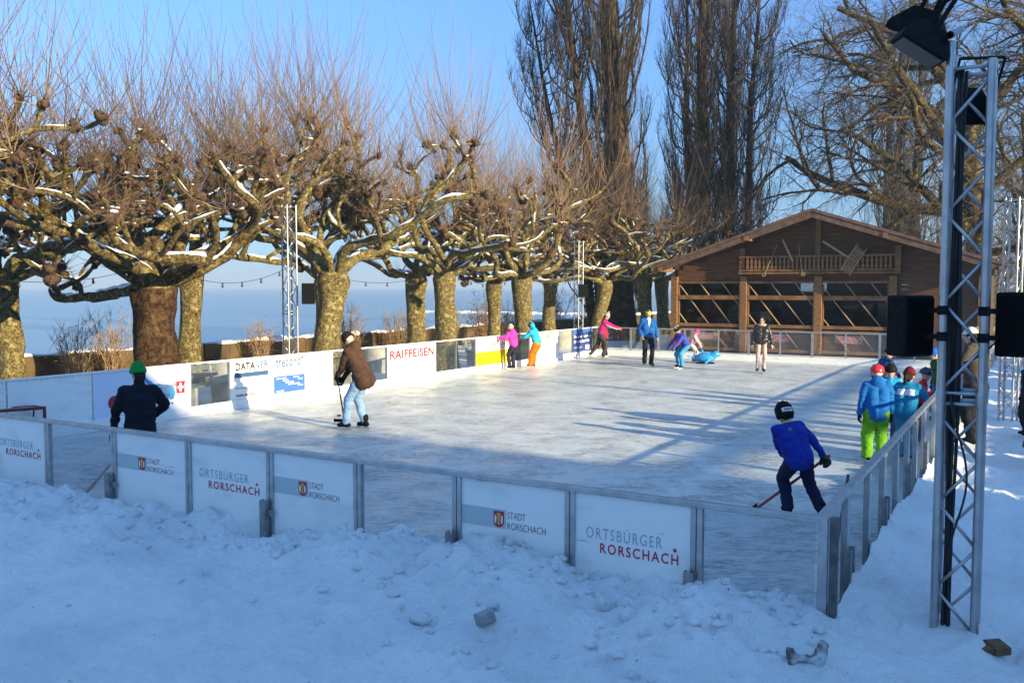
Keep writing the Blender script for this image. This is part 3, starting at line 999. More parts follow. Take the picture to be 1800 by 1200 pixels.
    # fists at the limb ends
    for c, r, lvl in knobs:
        for q in range(3):
            cc = c + g.normal(0, r * .55, 3)
            m = MB(); m.ell((0, 0, 0), (1, 1, 1), 9, 7)
            V = m.V[0]
            rr = r * g.uniform(.7, 1.15)
            V = cc + V * rr * (1 + .32 * fbm(V * 2.6 + g.uniform(0, 50), 2, seed + q)[:, None])
            fist.add(V, m.F[0])
            for ex in m.F[1:]:
                fist.F.append(ex + (fist.n - len(V)))
        if g.random() < .28:
            m = MB(); m.ell((0, 0, 0), (1, 1, 1), 9, 6)
            V = c + np.array([0, 0, r * .8]) + m.V[0] * np.array([r * .8, r * .8, r * .3]) * (1 + .25 * fbm(m.V[0] * 2 + c, 2, 2)[:, None])
            snow.add(V, m.F[0])
    # shoots
    tw = MB()
    ztop = max(c[2] for c, r, l in knobs)
    for c, r, lvl in knobs:
        high = np.clip((c[2] - 3.7) / 2.6, 0, 1)
        n = int(nshoot * (.30 + .9 * high) * g.uniform(.6, 1.25))
        az = g.uniform(0, 6.283, n)
        el = np.arcsin(np.clip(g.uniform(-.25 + .55 * high, 1, n), -1, 1))
        d0 = np.stack([np.cos(az) * np.cos(el), np.sin(az) * np.cos(el), np.sin(el)], -1)
        L = g.uniform(.40, 1.0, n) ** 1.1 * (.9 + 3.0 * high) * g.uniform(.8, 1.15)
        up = (.35 + .5 * high)
        tt = np.linspace(0, 1, 6)
        wob = g.normal(0, .05, (n, 6, 3)) * (tt[None, :, None] * L[:, None, None] * .35)
        P = c + d0[:, None, :] * r * .6 + L[:, None, None] * (d0[:, None, :] * (tt * (1 - .45 * up * tt))[None, :, None] + UP * (up * .62 * tt ** 1.6)[None, :, None]) + wob
        Rr = np.repeat((.0082 - .0057 * tt)[None], n, 0) * g.uniform(.75, 1.25, n)[:, None]
        V, F = tubes(P, Rr, 3); tw.add(V, F)
        # side twigs on the long shoots
        sel = g.random(n) < .5 * high
        if sel.any():
            Pb = P[sel][:, 2]
            ns = len(Pb)
            d1 = unit_rows(d0[sel] + g.normal(0, .5, (ns, 3)) + UP)
            t3 = np.linspace(0, 1, 3)
            Ps = Pb[:, None, :] + d1[:, None, :] * (t3[None, :, None] * g.uniform(.25, .8, ns)[:, None, None])
            V, F = tubes(Ps, np.repeat((.006 - .004 * t3)[None], ns, 0), 3); tw.add(V, F)
        # dense short stubble on the fist
        n = int(9 * g.uniform(.6, 1.3))
        dd = unit_rows(g.normal(0, 1, (n, 3)) + np.array([0, 0, .35]))
        L = g.uniform(.12, .50, n)
        t3 = np.linspace(0, 1, 3)
        P = c + dd[:, None, :] * (r * .6 + t3[None, :, None] * L[:, None, None]) + UP * (t3 ** 2 * .12)[None, :, None]
        V, F = tubes(P, np.repeat((.010 - .006 * t3)[None], n, 0), 3); tw.add(V, F)
    nb = sum(len(f) for f in body.F)
    for f in fist.F:
        body.F.append(f + body.n)
    body.V += fist.V
    body.n += fist.n
    return body, snow, tw, nb
def unit_rows(a):
    return a / np.maximum(np.linalg.norm(a, axis=1, keepdims=True), 1e-9)

def place_tree(parts, loc, rz, label, group, cat='tree', name='pollarded_tree', mats=None):
    root = empty(name, tuple(loc), rz)
    tag(root, label, cat, group)
    for (nm, me) in parts:
        o = bpy.data.objects.new(nm, me)
        col.objects.link(o)
        o.parent = root
        if nm in ('twigs', 'snow'): o['kind'] = 'stuff'
    return root
def pollard_parts(seed, dark=False, **kw):
    b, s, t, f_ = pollard(seed, **kw)
    out = []
    for nm, m_, ma in (('trunk', b, M_BARK2 if dark else M_BARK), ('snow', s, M_SNOWTOP), ('twigs', t, M_TWIG)):
        me = m_.mesh(nm)
        me.materials.append(ma)
        if nm == 'trunk':
            me.materials.append(M_FIST)
            mi = np.zeros(len(me.polygons), dtype=np.int32); mi[f_:] = 1
            if dark:
                me.materials.append(M_BURL); mi[:22 * 12] = 2
            me.polygons.foreach_set('material_index', mi)
        if nm != 'twigs':
            me.polygons.foreach_set("use_smooth", np.ones(len(me.polygons), dtype=bool))
        out.append((nm, me))
    return out

D = math.radians
# the big tree in front, its limbs set as in the photograph (angles in the camera's frame: 0 = right, 180 = left, 270 = towards the camera)
main_limbs = [(D(172), D(18), D(14), 4.4), (D(200), D(48), D(34), 4.7), (D(145), D(60), D(34), 4.4), (D(4), D(27), D(32), 4.9), (D(340), D(48), D(34), 4.8), (D(30), D(62), D(38), 4.3),
              (D(285), D(50), D(36), 3.6), (D(242), D(56), D(30), 3.6), (D(100), D(60), D(35), 3.6), (D(70), D(74), D(50), 3.2), (D(300), D(80), D(60), 3.0)]
ROW1 = [(15.3, u) for u in (0.1, 5.3, 10.6, 15.9, 21.0, 26.2, 31.6)]
row1_labels = {1: 'great pollarded plane with thick brown trunk, nearest whole tree behind the lake map board',
               2: 'pollarded plane with pale mottled trunk beside the lattice mast, second in front row from left',
               3: 'pollarded plane with smooth yellowish forked trunk behind the red lettered board',
               4: 'pollarded plane behind the turquoise jacketed child, with a trunk that forks low',
               5: 'pollarded plane beside the far left lattice mast, close to the skaters in pink',
               6: 'pollarded plane farthest along the front row, beside the big poplar trunk'}
GT = 'pollarded plane trees along the lake'
variants = {}
def variant(k):
    if k not in variants:
        variants[k] = pollard_parts(200 + k, trunk_r=[.37, .31, .35, .32][k], trunk_h=[3.0, 2.8, 3.1, 2.9][k], crown=[1.05, .98, 1.0, .95][k], lean=[(.15, .1), (-.1, .2), (.25, 0), (0, -.15)][k])
    return variants[k]
def vpos(u, v, z=0.0):
    return R(u, v, z)
place_tree(pollard_parts(77, dark=True, primaries=main_limbs, trunk_r=.50, trunk_h=2.70), (-7.72, 19.2, 0), 0, row1_labels[1], GT)
place_tree(pollard_parts(78, trunk_r=.40, trunk_h=2.9, crown=1.05, lean=(.25, 0)), (-5.02, 23.6, 0), .3, row1_labels[2], GT)
place_tree(pollard_parts(79, trunk_r=.37, trunk_h=3.0, crown=1.05, lean=(.1, .1)), (-2.15, 28.2, 0), .6, row1_labels[3], GT)
place_tree(variant(0), (.50, 32.6, 0), 2.2, row1_labels[4], GT)
place_tree(variant(1), (3.65, 37.7, 0), 4.0, row1_labels[5], GT)
place_tree(variant(2), (6.3, 42.2, 0), 1.0, row1_labels[6], GT)
place_tree(variant(3), (-10.5, 14.9, 0), 5.2, 'pollarded plane outside the left edge whose knotty limbs reach into the picture', GT)
row2 = [((-11.25, 19.8), 1, 'pollarded plane at the left edge with a thick black and cream patched trunk'),
        ((-8.65, 24.1), 2, 'pollarded plane with slim pale trunk just right of the great brown trunk'),
        ((-6.0, 28.3), 3, 'pollarded plane in the back row, hidden behind the tree by the lattice mast'),
        ((-3.55, 32.4), 0, 'pollarded plane with bulging narrow trunk standing right above the brown jacketed skater'),
        ((-.80, 36.6), 1, 'pollarded plane with dark straight trunk behind the pink jacketed child'),
        ((1.85, 40.8), 2, 'pollarded plane with dark trunk in the back row, left of the far lattice mast'),
        ((4.6, 45.2), 3, 'small far pollarded plane in the back row beside the poplar'),
        ((8.3, 48.5), 0, 'pollarded plane just left of the wooden chalet, its snowy limbs over the roof edge')]
for (xy, k, lab) in row2:
    place_tree(variant(k), (xy[0], xy[1], 0), xy[0] * 1.7 + .4, lab, GT)

# ---- tall poplars
def poplar(seed, stems, height, spread, nb=150, r0=.5):
    g = np.random.default_rng(seed)
    body, tw = MB(), MB()
    for (x, y, r, lx, ly, hf) in stems:
        k = 26
        t = np.linspace(0, 1, k)
        h = height * hf
        P = np.stack([x + lx * t + .10 * np.sin(t * 9 + seed), y + ly * t + .1 * np.sin(t * 7 + 2), -.2 + h * t], -1)
        Rr = r * (1 - t) ** .8 + .02
        Rr *= 1 + .5 * np.exp(-t * h / .8)
        V, F = tubes(P[None], Rr[None], 16)
        c = np.repeat(P, 16, 0)
        V = c + (V - c) * (1 + .18 * fbm(V * np.array([3, 3, .6]), 2, seed)[:, None])
        body.add(V, F)
        n = int(nb * hf)
        tb = g.uniform(.10, .92, n) ** 1.1
        i0 = np.clip((tb * (k - 1)).astype(int), 0, k - 2)
        base = P[i0] + (P[i0 + 1] - P[i0]) * ((tb * (k - 1)) % 1)[:, None]
        az = g.uniform(0, 6.283, n)
        L = g.uniform(.16, .42, n) * h * (1 - .55 * tb) * .8
        out = g.uniform(.5, 1.0, n) * spread * np.clip(.75 + .6 * np.sin(tb * 3.1), 0, 1.4) * (1 - .5 * np.clip(tb - .5, 0, 1))
        kk = 12
        s = np.linspace(0, 1, kk)
        # leaves the stem outwards, then turns straight up
        rr = out[:, None] * (1 - (1 - s[None]) ** 3.0)
        wig = g.normal(0, .11, (n, kk, 2)).cumsum(1) * .55
        PB = np.stack([base[:, 0, None] + np.cos(az)[:, None] * rr + wig[..., 0], base[:, 1, None] + np.sin(az)[:, None] * rr + wig[..., 1], base[:, 2, None] + L[:, None] * (s[None] ** 1.15)], -1)
        RB = (np.minimum(.062, .009 + .013 * L))[:, None] * (1 - s[None]) ** .9 * (r / .6) ** .4 + .006
        V, F = tubes(PB, RB, 6); body.add(V, F)
        # twigs
        m = 28
        idx = g.integers(3, kk - 1, (n, m))
        pb = np.take_along_axis(PB, idx[..., None].repeat(3, -1), 1).reshape(-1, 3)
        N = len(pb)
        dd = unit_rows(np.stack([g.normal(0, .26, N), g.normal(0, .26, N), g.uniform(.7, 1.3, N)], -1))
        Lt = g.uniform(.35, 1.5, N)
        s5 = np.linspace(0, 1, 5)
        wig = g.normal(0, .035, (N, 5, 3)).cumsum(1) * s5[None, :, None] * 1.3
        PT = pb[:, None, :] + dd[:, None, :] * (Lt[:, None, None] * s5[None, :, None]) + UP * (s5 ** 2)[None, :, None] * .2 * Lt[:, None, None] + wig
        V, F = tubes(PT, np.repeat((.0105 - .007 * s5)[None], N, 0), 3); tw.add(V, F)
        pb2 = PT[:, 2]
        dd = unit_rows(dd + g.normal(0, .55, (N, 3)))
        s3 = np.linspace(0, 1, 3)
        PT2 = pb2[:, None, :] + dd[:, None, :] * (g.uniform(.2, .6, N)[:, None, None] * s3[None, :, None])
        V, F = tubes(PT2, np.repeat((.010 - .006 * s3)[None], N, 0), 3); tw.add(V, F)
    out = []
    for nm, m_, ma in (('trunk', body, M_POPLAR), ('twigs', tw, M_TWIGP)):
        me = m_.mesh(nm); me.materials.append(ma)
        if nm == 'trunk': me.polygons.foreach_set("use_smooth", np.ones(len(me.polygons), dtype=bool))
        out.append((nm, me))
    return out
GP = 'tall poplars by the lake'
place_tree(poplar(5, [(0, 0, .80, -1.0, .2, 1.0), (-.7, -.2, .34, -2.6, -.6, .80), (-1.0, .3, .24, -3.6, .4, .62)], 27, 1.45, 130),
           (5.35, 43.5, 0), 0, 'huge dark bare poplar with very thick trunk, rising left of the chalet', GP, name='poplar_tree')
place_tree(poplar(6, [(-.5, 0, .52, -.1, .2, 1.0), (.75, .2, .36, .7, .3, .95), (1.7, -.1, .26, .8, 0, .8), (-.9, .4, .3, -.7, 0, .75)], 27, 1.5, 120),
           (11.3, 50.5, 0), 0, 'bare poplar of several stems rising straight behind the chalet roof', GP, name='poplar_tree')
place_tree(poplar(7, [(-1.2, 0, .5, .1, .2, 1.0), (1.3, .6, .5, .1, .2, .95), (.2, 1.5, .4, .1, .2, .9)], 25, 1.5, 80),
           (31.5, 72, 0), 0, 'distant reddish poplar group seen through the hanging branches on the right', GP, name='poplar_tree')
place_tree(poplar(8, [(0, 0, .25, 0, 0, 1.0)], 8.8, .8, 60), (9.0, 62.0, 0), 0, 'small slender bare poplar far off in the gap between two big ones', GP, name='poplar_tree')

# ---- broad bare trees on the right
def bare_tree(seed, height, r0, limbs, depth=5, droop=.25, twigmul=1.0):
    g = np.random.default_rng(seed)
    br, tb = Branches(), Branches()
    def grow(p, d, L, r, lvl):
        k = 9 if lvl <= 2 else 6
        pts = [p]
        d = unit(d)
        for i in range(k - 1):
            sag = -droop * (.08 if lvl < 3 else .22) + (.10 if lvl < 2 else 0)
            d = unit(d + g.normal(0, .13 + .03 * lvl, 3) + UP * sag)
            pts.append(pts[-1] + d * L / (k - 1))
        P = np.array(pts)
        s = np.linspace(0, 1, k)
        r1 = r * .42 if lvl < depth else .004
        Rr = r + (r1 - r) * s
        (br if lvl <= 2 else tb).add(P, Rr, 9 if lvl <= 1 else (6 if lvl == 2 else 4 if lvl == 3 else 3))
        if lvl >= depth: return
        n = [0, 7, 7, 6, 5][lvl] if lvl < 5 else 4
        n = max(2, int(round(n * (twigmul if lvl > 2 else 1))))
        for q in range(n):
            f = .22 + .78 * (q + g.uniform(0, .9)) / n
            x = min(f, .999) * (k - 1)
            i = int(x)
            b = P[i] + (P[i + 1] - P[i]) * (x - i)
            t_ = unit(P[i + 1] - P[i])
            sd = unit(np.cross(t_, g.normal(0, 1, 3)))
            dd = unit(t_ * g.uniform(.5, 1.0) + sd * g.uniform(.45, .95))
            rb = Rr[i] * (1 - x % 1) + Rr[i + 1] * (x % 1)
            grow(b, dd, L * g.uniform(.38, .62), max(.006, rb * g.uniform(.45, .68)), lvl + 1)
    t = np.linspace(0, 1, 14)
    lx, ly, th = limbs['trunk']
    P = np.stack([lx * t + .1 * np.sin(t * 6), ly * t, -.2 + th * t], -1)
    Rr = r0 * (1 + .5 * np.exp(-t * 8)) * (1 - .35 * t)
    body = MB()
    V, F = tubes(P[None], Rr[None], 18)
    c = np.repeat(P, 18, 0)
    V = c + (V - c) * (1 + .12 * fbm(V * 2, 3, seed)[:, None])
    body.add(V, F)
    for (f, d, L, r) in limbs['list']:
        i = min(int(f * 13), 13)
        grow(P[i], np.array(d, float), L, r, 1)
    br.into(body, .12, seed)
    tw = MB(); tb.into(tw)
    out = []
    for nm, m_, ma in (('trunk', body, M_BARE), ('twigs', tw, M_TWIG2)):
        me = m_.mesh(nm); me.materials.append(ma)
        if nm == 'trunk': me.polygons.foreach_set("use_smooth", np.ones(len(me.polygons), dtype=bool))
        out.append((nm, me))
    return out
GB = 'bare broad trees on the right'
place_tree(bare_tree(31, 20, .62, dict(trunk=(-1.0, 0, 11.5), list=[
    (.50, (-1, -.5, .30), 8.5, .26), (.60, (-1, .1, .10), 9.5, .30), (.72, (-.9, -.3, .5), 9.0, .26), (.8, (-.9, -.6, .25), 8.0, .22), (.95, (-.5, .1, 1), 9, .30),
    (.62, (.8, -.3, .5), 7, .24), (.9, (.6, .2, .9), 8, .28), (.45, (-.6, -.9, .15), 6.5, .20), (.42, (.7, -.8, .3), 6, .2), (.86, (-1, -.2, .75), 9.0, .22), (1.0, (-.9, -.1, .9), 8.5, .24)]), 5, .30),
    (22.6, 42.5, 0), 0, 'wide bare plane tree with long yellowish limb hanging over the chalet roof', GB, name='bare_tree')
place_tree(bare_tree(33, 18, .50, dict(trunk=(-1.6, .3, 10.0), list=[
    (.55, (-1, -.2, .55), 6, .2), (.7, (-.8, .5, .6), 6, .2), (.9, (-.7, -.4, 1), 7, .22), (1.0, (-.2, .2, 1), 7, .24), (.6, (.8, .2, .6), 6, .2), (.8, (.7, -.5, .6), 6, .2), (1.0, (-.8, .1, .7), 7, .2)]), 5, .25, .9),
    (22.0, 31.0, 0), 0, 'bare tree at the right edge with a steep yellow sunlit limb', GB, name='bare_tree')
place_tree(bare_tree(35, 18, .45, dict(trunk=(-.6, .3, 7.0), list=[
    (.6, (-1, -.2, .6), 6, .2), (.75, (-.7, .5, .6), 6, .2), (1.0, (-.5, -.4, 1), 7, .24), (1.0, (.4, .2, 1), 7, .24), (.6, (.8, .2, .6), 6, .2), (.85, (.7, -.5, .6), 6, .2)]), 5, .2, .8),
    (33.5, 58, 0), 1.3, 'bare tree farther back behind the right-hand lattice masts', GB, name='bare_tree')
for o in [q for q in bpy.data.objects if q.get('label') == 'bare tree farther back behind the right-hand lattice masts']:
    for (u, v, rz) in ((-1.6, -17.0, .4), (-.7, -13.6, 2.3)):
        c = copy_tree(o); c.location = tuple(R(u, v, 0)); c.rotation_euler = (0, 0, rz); c.scale = (.55, .55, .55); c['label'] = 'bare tree standing behind the photographer, throwing branch shadows on the ice'; c['group'] = 'bare trees behind the photographer'

# ---- shrubs along the lakeside wall
def shrub(seed, h, n, spread, leaf=False):
    g = np.random.default_rng(seed)
    az = g.uniform(0, 6.283, n); L = h * g.uniform(.55, 1.0, n); sp = spread * g.uniform(.1, 1, n)
    s = np.linspace(0, 1, 8)
    P = np.stack([np.cos(az)[:, None] * (.08 + sp[:, None] * s[None] ** 1.3), np.sin(az)[:, None] * (.08 + sp[:, None] * s[None] ** 1.3), L[:, None] * s[None]], -1) + g.normal(0, .03, (n, 8, 3)).cumsum(1) * .8
    mb = MB()
    V, F = tubes(P, np.repeat((.014 - .010 * s)[None], n, 0), 4); mb.add(V, F)
    m = 9
    idx = g.integers(2, 7, (n, m))
    pb = np.take_along_axis(P, idx[..., None].repeat(3, -1), 1).reshape(-1, 3)
    N = len(pb)
    dd = unit_rows(g.normal(0, .7, (N, 3)) + UP * .9)
    s4 = np.linspace(0, 1, 4)
    PT = pb[:, None, :] + dd[:, None, :] * (g.uniform(.15, .55, N)[:, None, None] * h / 1.8 * s4[None, :, None]) + g.normal(0, .02, (N, 4, 3)).cumsum(1)
    V, F = tubes(PT, np.repeat((.007 - .0045 * s4)[None], N, 0), 3); mb.add(V, F)
    me = mb.mesh('stems'); me.materials.append(M_REED)
    out = [('stems', me)]
    if leaf:
        lf = MB()
        q = PT[:, 1:].reshape(-1, 3)
        q = q[g.random(len(q)) < .9]
        a = unit_rows(g.normal(0, 1, (len(q), 3))); b = unit_rows(np.cross(a, g.normal(0, 1, (len(q), 3))))
        w, l = .035, .06
        V = np.stack([q - a * w, q + b * l * .5 - a * w * .1, q + a * w, q + b * l * 1.2], 1)
        F = np.arange(len(q) * 4).reshape(-1, 4)
        lf.add(V.reshape(-1, 3), F)
        me = lf.mesh('leaves'); me.materials.append(M_LEAF)
        out.append(('leaves', me))
    return out
GS = 'shrubs along the lakeside wall'
sv = [shrub(1, 1.9, 26, .75), shrub(2, 1.7, 34, .55), shrub(3, 2.2, 30, .9)]
for k, (u, v, q, lab) in enumerate([(7.6, 19.8, 0, 'dark bare shrub right of the left edge tree trunk'), (9.0, 20.3, 2, 'tall twiggy bare shrub left of the great brown trunk'),
        (14.4, 20.4, 1, 'reddish upright shrub right of the slim pale trunk'), (17.6, 20.2, 1, 'orange brown shrub between the slim trunk and the lattice mast'), (18.7, 20.4, 2, 'orange brown shrub at the foot of the lattice mast'),
        (21.3, 20.2, 0, 'dry shrub above the dark head of the brown jacketed skater'), (22.6, 20.4, 1, 'orange dry shrub right of the brown jacketed skater'), (24.9, 20.2, 0, 'low dry shrub at the foot of the bulging trunk'),
        (30.0, 20.4, 2, 'thin bare shrub left of the pink jacketed child'), (38.5, 20.3, 1, 'thin bare shrub right of the turquoise jacketed child')]):
    place_tree(sv[q], R(u, v, -.05), k * 1.3, lab, GS, 'shrub', 'bare_shrub')
bl = [shrub(11, 2.6, 30, .9, True), shrub(12, 2.7, 26, .8, True)]
for k, (u, v, lab) in enumerate([(27.0, 19.9, 'young beech with dry red brown leaves right of the bulging trunk'), (34.0, 19.8, 'young beech with dry red brown leaves beside the turquoise jacketed child'), (43.0, 19.6, 'young beech with dry leaves beside the poplar trunk')]):
    place_tree(bl[k % 2], R(u, v, -.05), k * 2.0, lab, 'young beeches by the wall', 'shrub', 'young_beech')

# ---- far wood behind the chalet, reads as one mass
g = np.random.default_rng(9)
n = 1500
uu = g.uniform(60, 128, n); vv = g.uniform(-75, 6, n) - (uu - 60) * .25
base = np.stack([CORNER[0] + uu * U[0] + vv * W[0], CORNER[1] + uu * U[1] + vv * W[1], 0 * uu], -1)
h = g.uniform(5, 12.5, n) * (.8 + .25 * fbm(base * .05, 2, 4))
s = np.linspace(0, 1, 6)
P = base[:, None, :] + np.stack([np.zeros((n, 6)), np.zeros((n, 6)), h[:, None] * s[None]], -1) + g.normal(0, .18, (n, 6, 3)).cumsum(1) * s[None, :, None]
wood = MB()
V, F = tubes(P, .11 * (1 - s[None] * .85) * np.ones((n, 1)), 4); wood.add(V, F)
m = 26
idx = g.integers(1, 6, (n, m))
pb = np.take_along_axis(P, idx[..., None].repeat(3, -1), 1).reshape(-1, 3)
N = len(pb)
dd = unit_rows(g.normal(0, .6, (N, 3)) + UP * .9)
s4 = np.linspace(0, 1, 4)
PT = pb[:, None, :] + dd[:, None, :] * (g.uniform(.8, 3.0, N)[:, None, None] * s4[None, :, None]) + g.normal(0, .12, (N, 4, 3)).cumsum(1)
V, F = tubes(PT, np.repeat((.035 - .022 * s4)[None], N, 0), 3); wood.add(V, F)
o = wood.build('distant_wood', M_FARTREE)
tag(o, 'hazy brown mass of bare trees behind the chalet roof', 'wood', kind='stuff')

# ---------------------------------------------------------------- wooden chalet
M_WOOD = mat("honey timber", (.135, .062, .021), (.225, .115, .042), 4, .6, 0, .3, 30, stretch=(1, 1, 6))
M_WOODH = mat("honey timber beam", (.135, .062, .021), (.225, .115, .042), 3, .6, 0, .3, 30)
M_PLANK = mat("red brown planks", (.066, .027, .010), (.115, .050, .019), 2.2, .65, 0, .3, 26, stretch=(1, 1, 9))
M_ROOF = mat("dark roof shingles", (.040, .022, .016), (.070, .040, .027), 9, .85, 0, .9, 30)
M_BARGE = mat("weathered bargeboard", (.085, .046, .031), (.14, .078, .052), 5, .75, 0, .5, 40)
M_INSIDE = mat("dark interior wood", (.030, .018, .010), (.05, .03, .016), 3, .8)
M_BATTEN = mat("pale batten", (.30, .20, .10), (.36, .25, .13), 6, .6)
M_CLOTH = mat("red check cloth", (.30, .03, .05), (.45, .30, .30), 26, .8, lo=.48, hi=.52)
FU = 29.5                                                   # u of the front wall
chalet = empty('wooden_chalet', tuple(R(33, 6, 0)))
tag(chalet, 'brown wooden chalet with low gabled roof, balcony and slatted windows behind the rink', 'chalet')
RIDGE_V, EAVE_L, EAVE_R = 6.1, 12.3, -.4
RZ, SL = 5.42, math.tan(rad(18.3))
def roof_z(v): return RZ - abs(v - RIDGE_V) * SL
# front wall above the windows: horizontal planks, each a real board, clipped by the roof slope
pl = MB()
z = 2.82
k = 0
while z < 5.25:
    half = (RZ - .12 - (z + .17)) / SL
    a, b = max(.35, RIDGE_V - half), min(11.75, RIDGE_V + half)
    if b - a > .2:
        pl.box(R(FU + .02 + .004 * (k % 2), (a + b) / 2, z + .083), (b - a, .05, .166), (W, U, Z))
        pl.box(R(FU + .05, (a + b) / 2, z + .175), (b - a + .3, .02, .35), (W, U, Z))
    z += .172
    k += 1
z = .12
k = 0
while z < 2.8:
    pl.box(R(FU + .02 + .004 * (k % 2), (3.2 + .35) / 2, z + .083), (2.85, .05, .166), (W, U, Z))
    z += .172
    k += 1
pl.build('plank_wall', M_PLANK, chalet)
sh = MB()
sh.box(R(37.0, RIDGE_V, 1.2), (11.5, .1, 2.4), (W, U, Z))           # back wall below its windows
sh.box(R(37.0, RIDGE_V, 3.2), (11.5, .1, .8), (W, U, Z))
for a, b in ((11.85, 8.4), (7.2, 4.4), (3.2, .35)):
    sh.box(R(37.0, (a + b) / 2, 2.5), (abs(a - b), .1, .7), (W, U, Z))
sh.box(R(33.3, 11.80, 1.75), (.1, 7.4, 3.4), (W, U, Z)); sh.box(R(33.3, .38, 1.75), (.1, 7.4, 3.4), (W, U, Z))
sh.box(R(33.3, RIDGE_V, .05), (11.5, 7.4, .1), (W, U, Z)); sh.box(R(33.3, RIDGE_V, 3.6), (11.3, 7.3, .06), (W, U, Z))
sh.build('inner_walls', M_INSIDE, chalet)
POSTS = [11.85, 8.94, 6.04, 3.36]
for v in POSTS + [.42]:
    p = MB(); p.box(R(FU - .06, v, 1.52), (.27, .26, 3.04) if v != 6.04 else (.29, .26, 3.04), (W, U, Z)); p.build('post', M_WOOD, chalet, bevel=.01)
p = MB(); p.box(R(FU - .04, 6.08, 4.2), (.20, .18, 2.28), (W, U, Z)); p.build('king_post', M_WOOD, chalet)
for a, b in zip(POSTS[:-1], POSTS[1:]):
    c, w_ = (a + b) / 2, a - b - .28
    for zc, hh_, dp in ((2.80, .085, .10), (2.19, .17, .16), (1.055, .13, .18), (.90, .06, .14), (.10, .12, .16)):
        p = MB(); p.box(R(FU - .05 - (.01 if zc == 1.055 else 0), c, zc), (w_, dp, hh_), (W, U, Z)); p.build('beam', M_WOODH, chalet, bevel=.006)
    for s_ in (-1, 1):
        p = MB(); p.box(R(FU - .03, c + s_ * (w_ / 2 - .03), 1.93), (.06, .08, 1.6), (W, U, Z)); p.build('window_frame', M_WOOD, chalet)
    for z0, z1 in ((2.275, 2.757), (1.12, 2.105)):
        p = MB(); p.box(R(FU + .03, c, (z0 + z1) / 2), (w_ - .1, .008, z1 - z0), (W, U, Z)); p.build('window_pane', M_WINDOW, chalet)
    p = MB(); p.box(R(FU + .04, c, .50), (w_, .03, .74), (W, U, Z)); lower = p.build('lower_panel', M_PLANK, chalet)
    p = MB(); p.box(R(FU + .015, c + .2, .60), (w_ * .42, .012, .30), (W, U, Z)); p.build('checked_cloth', M_CLOTH, chalet)
    # diagonal battens running down to the right across the windows and the panel below
    bt = MB()
    half = w_ / 2 - .06
    for z0, z1 in ((2.275, 2.757), (1.12, 2.105), (.16, .87)):
        for k in range(-6, 8):
            x_at = lambda zz: -1.30 + k * .93 + (2.757 - zz) / 1.27
            za, zb = z1, z0
            xa, xb = x_at(za), x_at(zb)
            if xb < -half or xa > half: continue
            if xa < -half: za = za - (-half - xa) * 1.27; xa = -half
            if xb > half: zb = zb + (xb - half) * 1.27; xb = half
            if za - zb < .06: continue
            bt.bar(R(FU - .015, c - xa, za), R(FU - .015, c - xb, zb), .028, .062, U)
    bt.build('diagonal_battens', M_BATTEN, chalet)
# roof
for s_, ev in ((1, EAVE_L), (-1, EAVE_R)):
    n = np.array(W) * s_ * math.sin(rad(18.3)) + Z * math.cos(rad(18.3))
    d = np.array(W) * s_ * math.cos(rad(18.3)) - Z * math.sin(rad(18.3))
    Ls = abs(ev - RIDGE_V) / math.cos(rad(18.3))
    mid = R(33.1, RIDGE_V, RZ) + d * Ls / 2 + n * .05
    p = MB(); p.box(mid, (Ls, 9.6, .09), (d, U, n)); p.build('roof', M_ROOF, chalet)
    p = MB()
    for k in range(15):                                     # courses of shingles, each lapping the next
        p.box(R(33.1, RIDGE_V, RZ) + d * (Ls * (k + .5) / 15) + n * (.105 + .008 * (k % 2)), (Ls / 15 + .02, 9.7, .018), (d, U, n))
    p.build('shingles', M_ROOF, chalet)
    p = MB(); p.box(R(28.28, RIDGE_V, RZ) + d * (Ls / 2 + .05) - n * .10, (Ls + .1, .05, .20), (d, U, n)); p.build('bargeboard', M_BARGE, chalet)
    p = MB(); p.box(R(28.26, RIDGE_V, RZ) + d * (Ls / 2 + .05) + n * .07, (Ls + .12, .06, .11), (d, U, n)); p.build('bargeboard', M_BARGE, chalet)
    for f in (.40, .97):
        q = R(28.9, RIDGE_V, RZ) + d * Ls * f - n * .10
        p = MB(); p.box(q, (1.35, .16, .18), (U, W, Z)); p.build('purlin', M_WOOD, chalet)
# knee braces under the gable
for v in (3.2, 8.95):
    p = MB(); p.box(R(FU - .22, v, 3.62), (.20, .24, 1.05), (W, U, Z)); p.build('balcony_post', M_WOOD, chalet)
bal = MB(); bal.box(R(FU - .22, 6.08, 3.16), (5.95, .42, .07), (W, U, Z)); bal_o = bal.build('balcony_floor', M_WOODH, chalet)
p = MB(); p.box(R(FU - .38, 6.08, 3.80), (5.95, .09, .06), (W, U, Z)); p.build('balcony_rail', M_WOODH, bal_o)
p = MB(); p.box(R(FU - .38, 6.08, 3.26), (5.95, .05, .07), (W, U, Z)); p.build('balcony_rail', M_WOODH, bal_o)
p = MB()
prof = [(-.035, 0), (-.06, .10), (-.03, .2), (-.055, .30), (-.03, .40), (-.045, .50), (.045, .50), (.03, .40), (.055, .30), (.03, .2), (.06, .10), (.035, 0)]
p.prism(prof, (0, 0, 0), (-W, Z, -U), .022)
first = None
for k in range(34):
    pos = R(FU - .37, 8.72 - k * .16, 3.285)
    if first is None:
        first = p.build('baluster', M_WOOD, bal_o)
        o = first
    else:
        o = first.copy(); col.objects.link(o); o.parent = bal_o
    o.location = Vector(pos) - Vector(matrix_of(bal_o).translation)
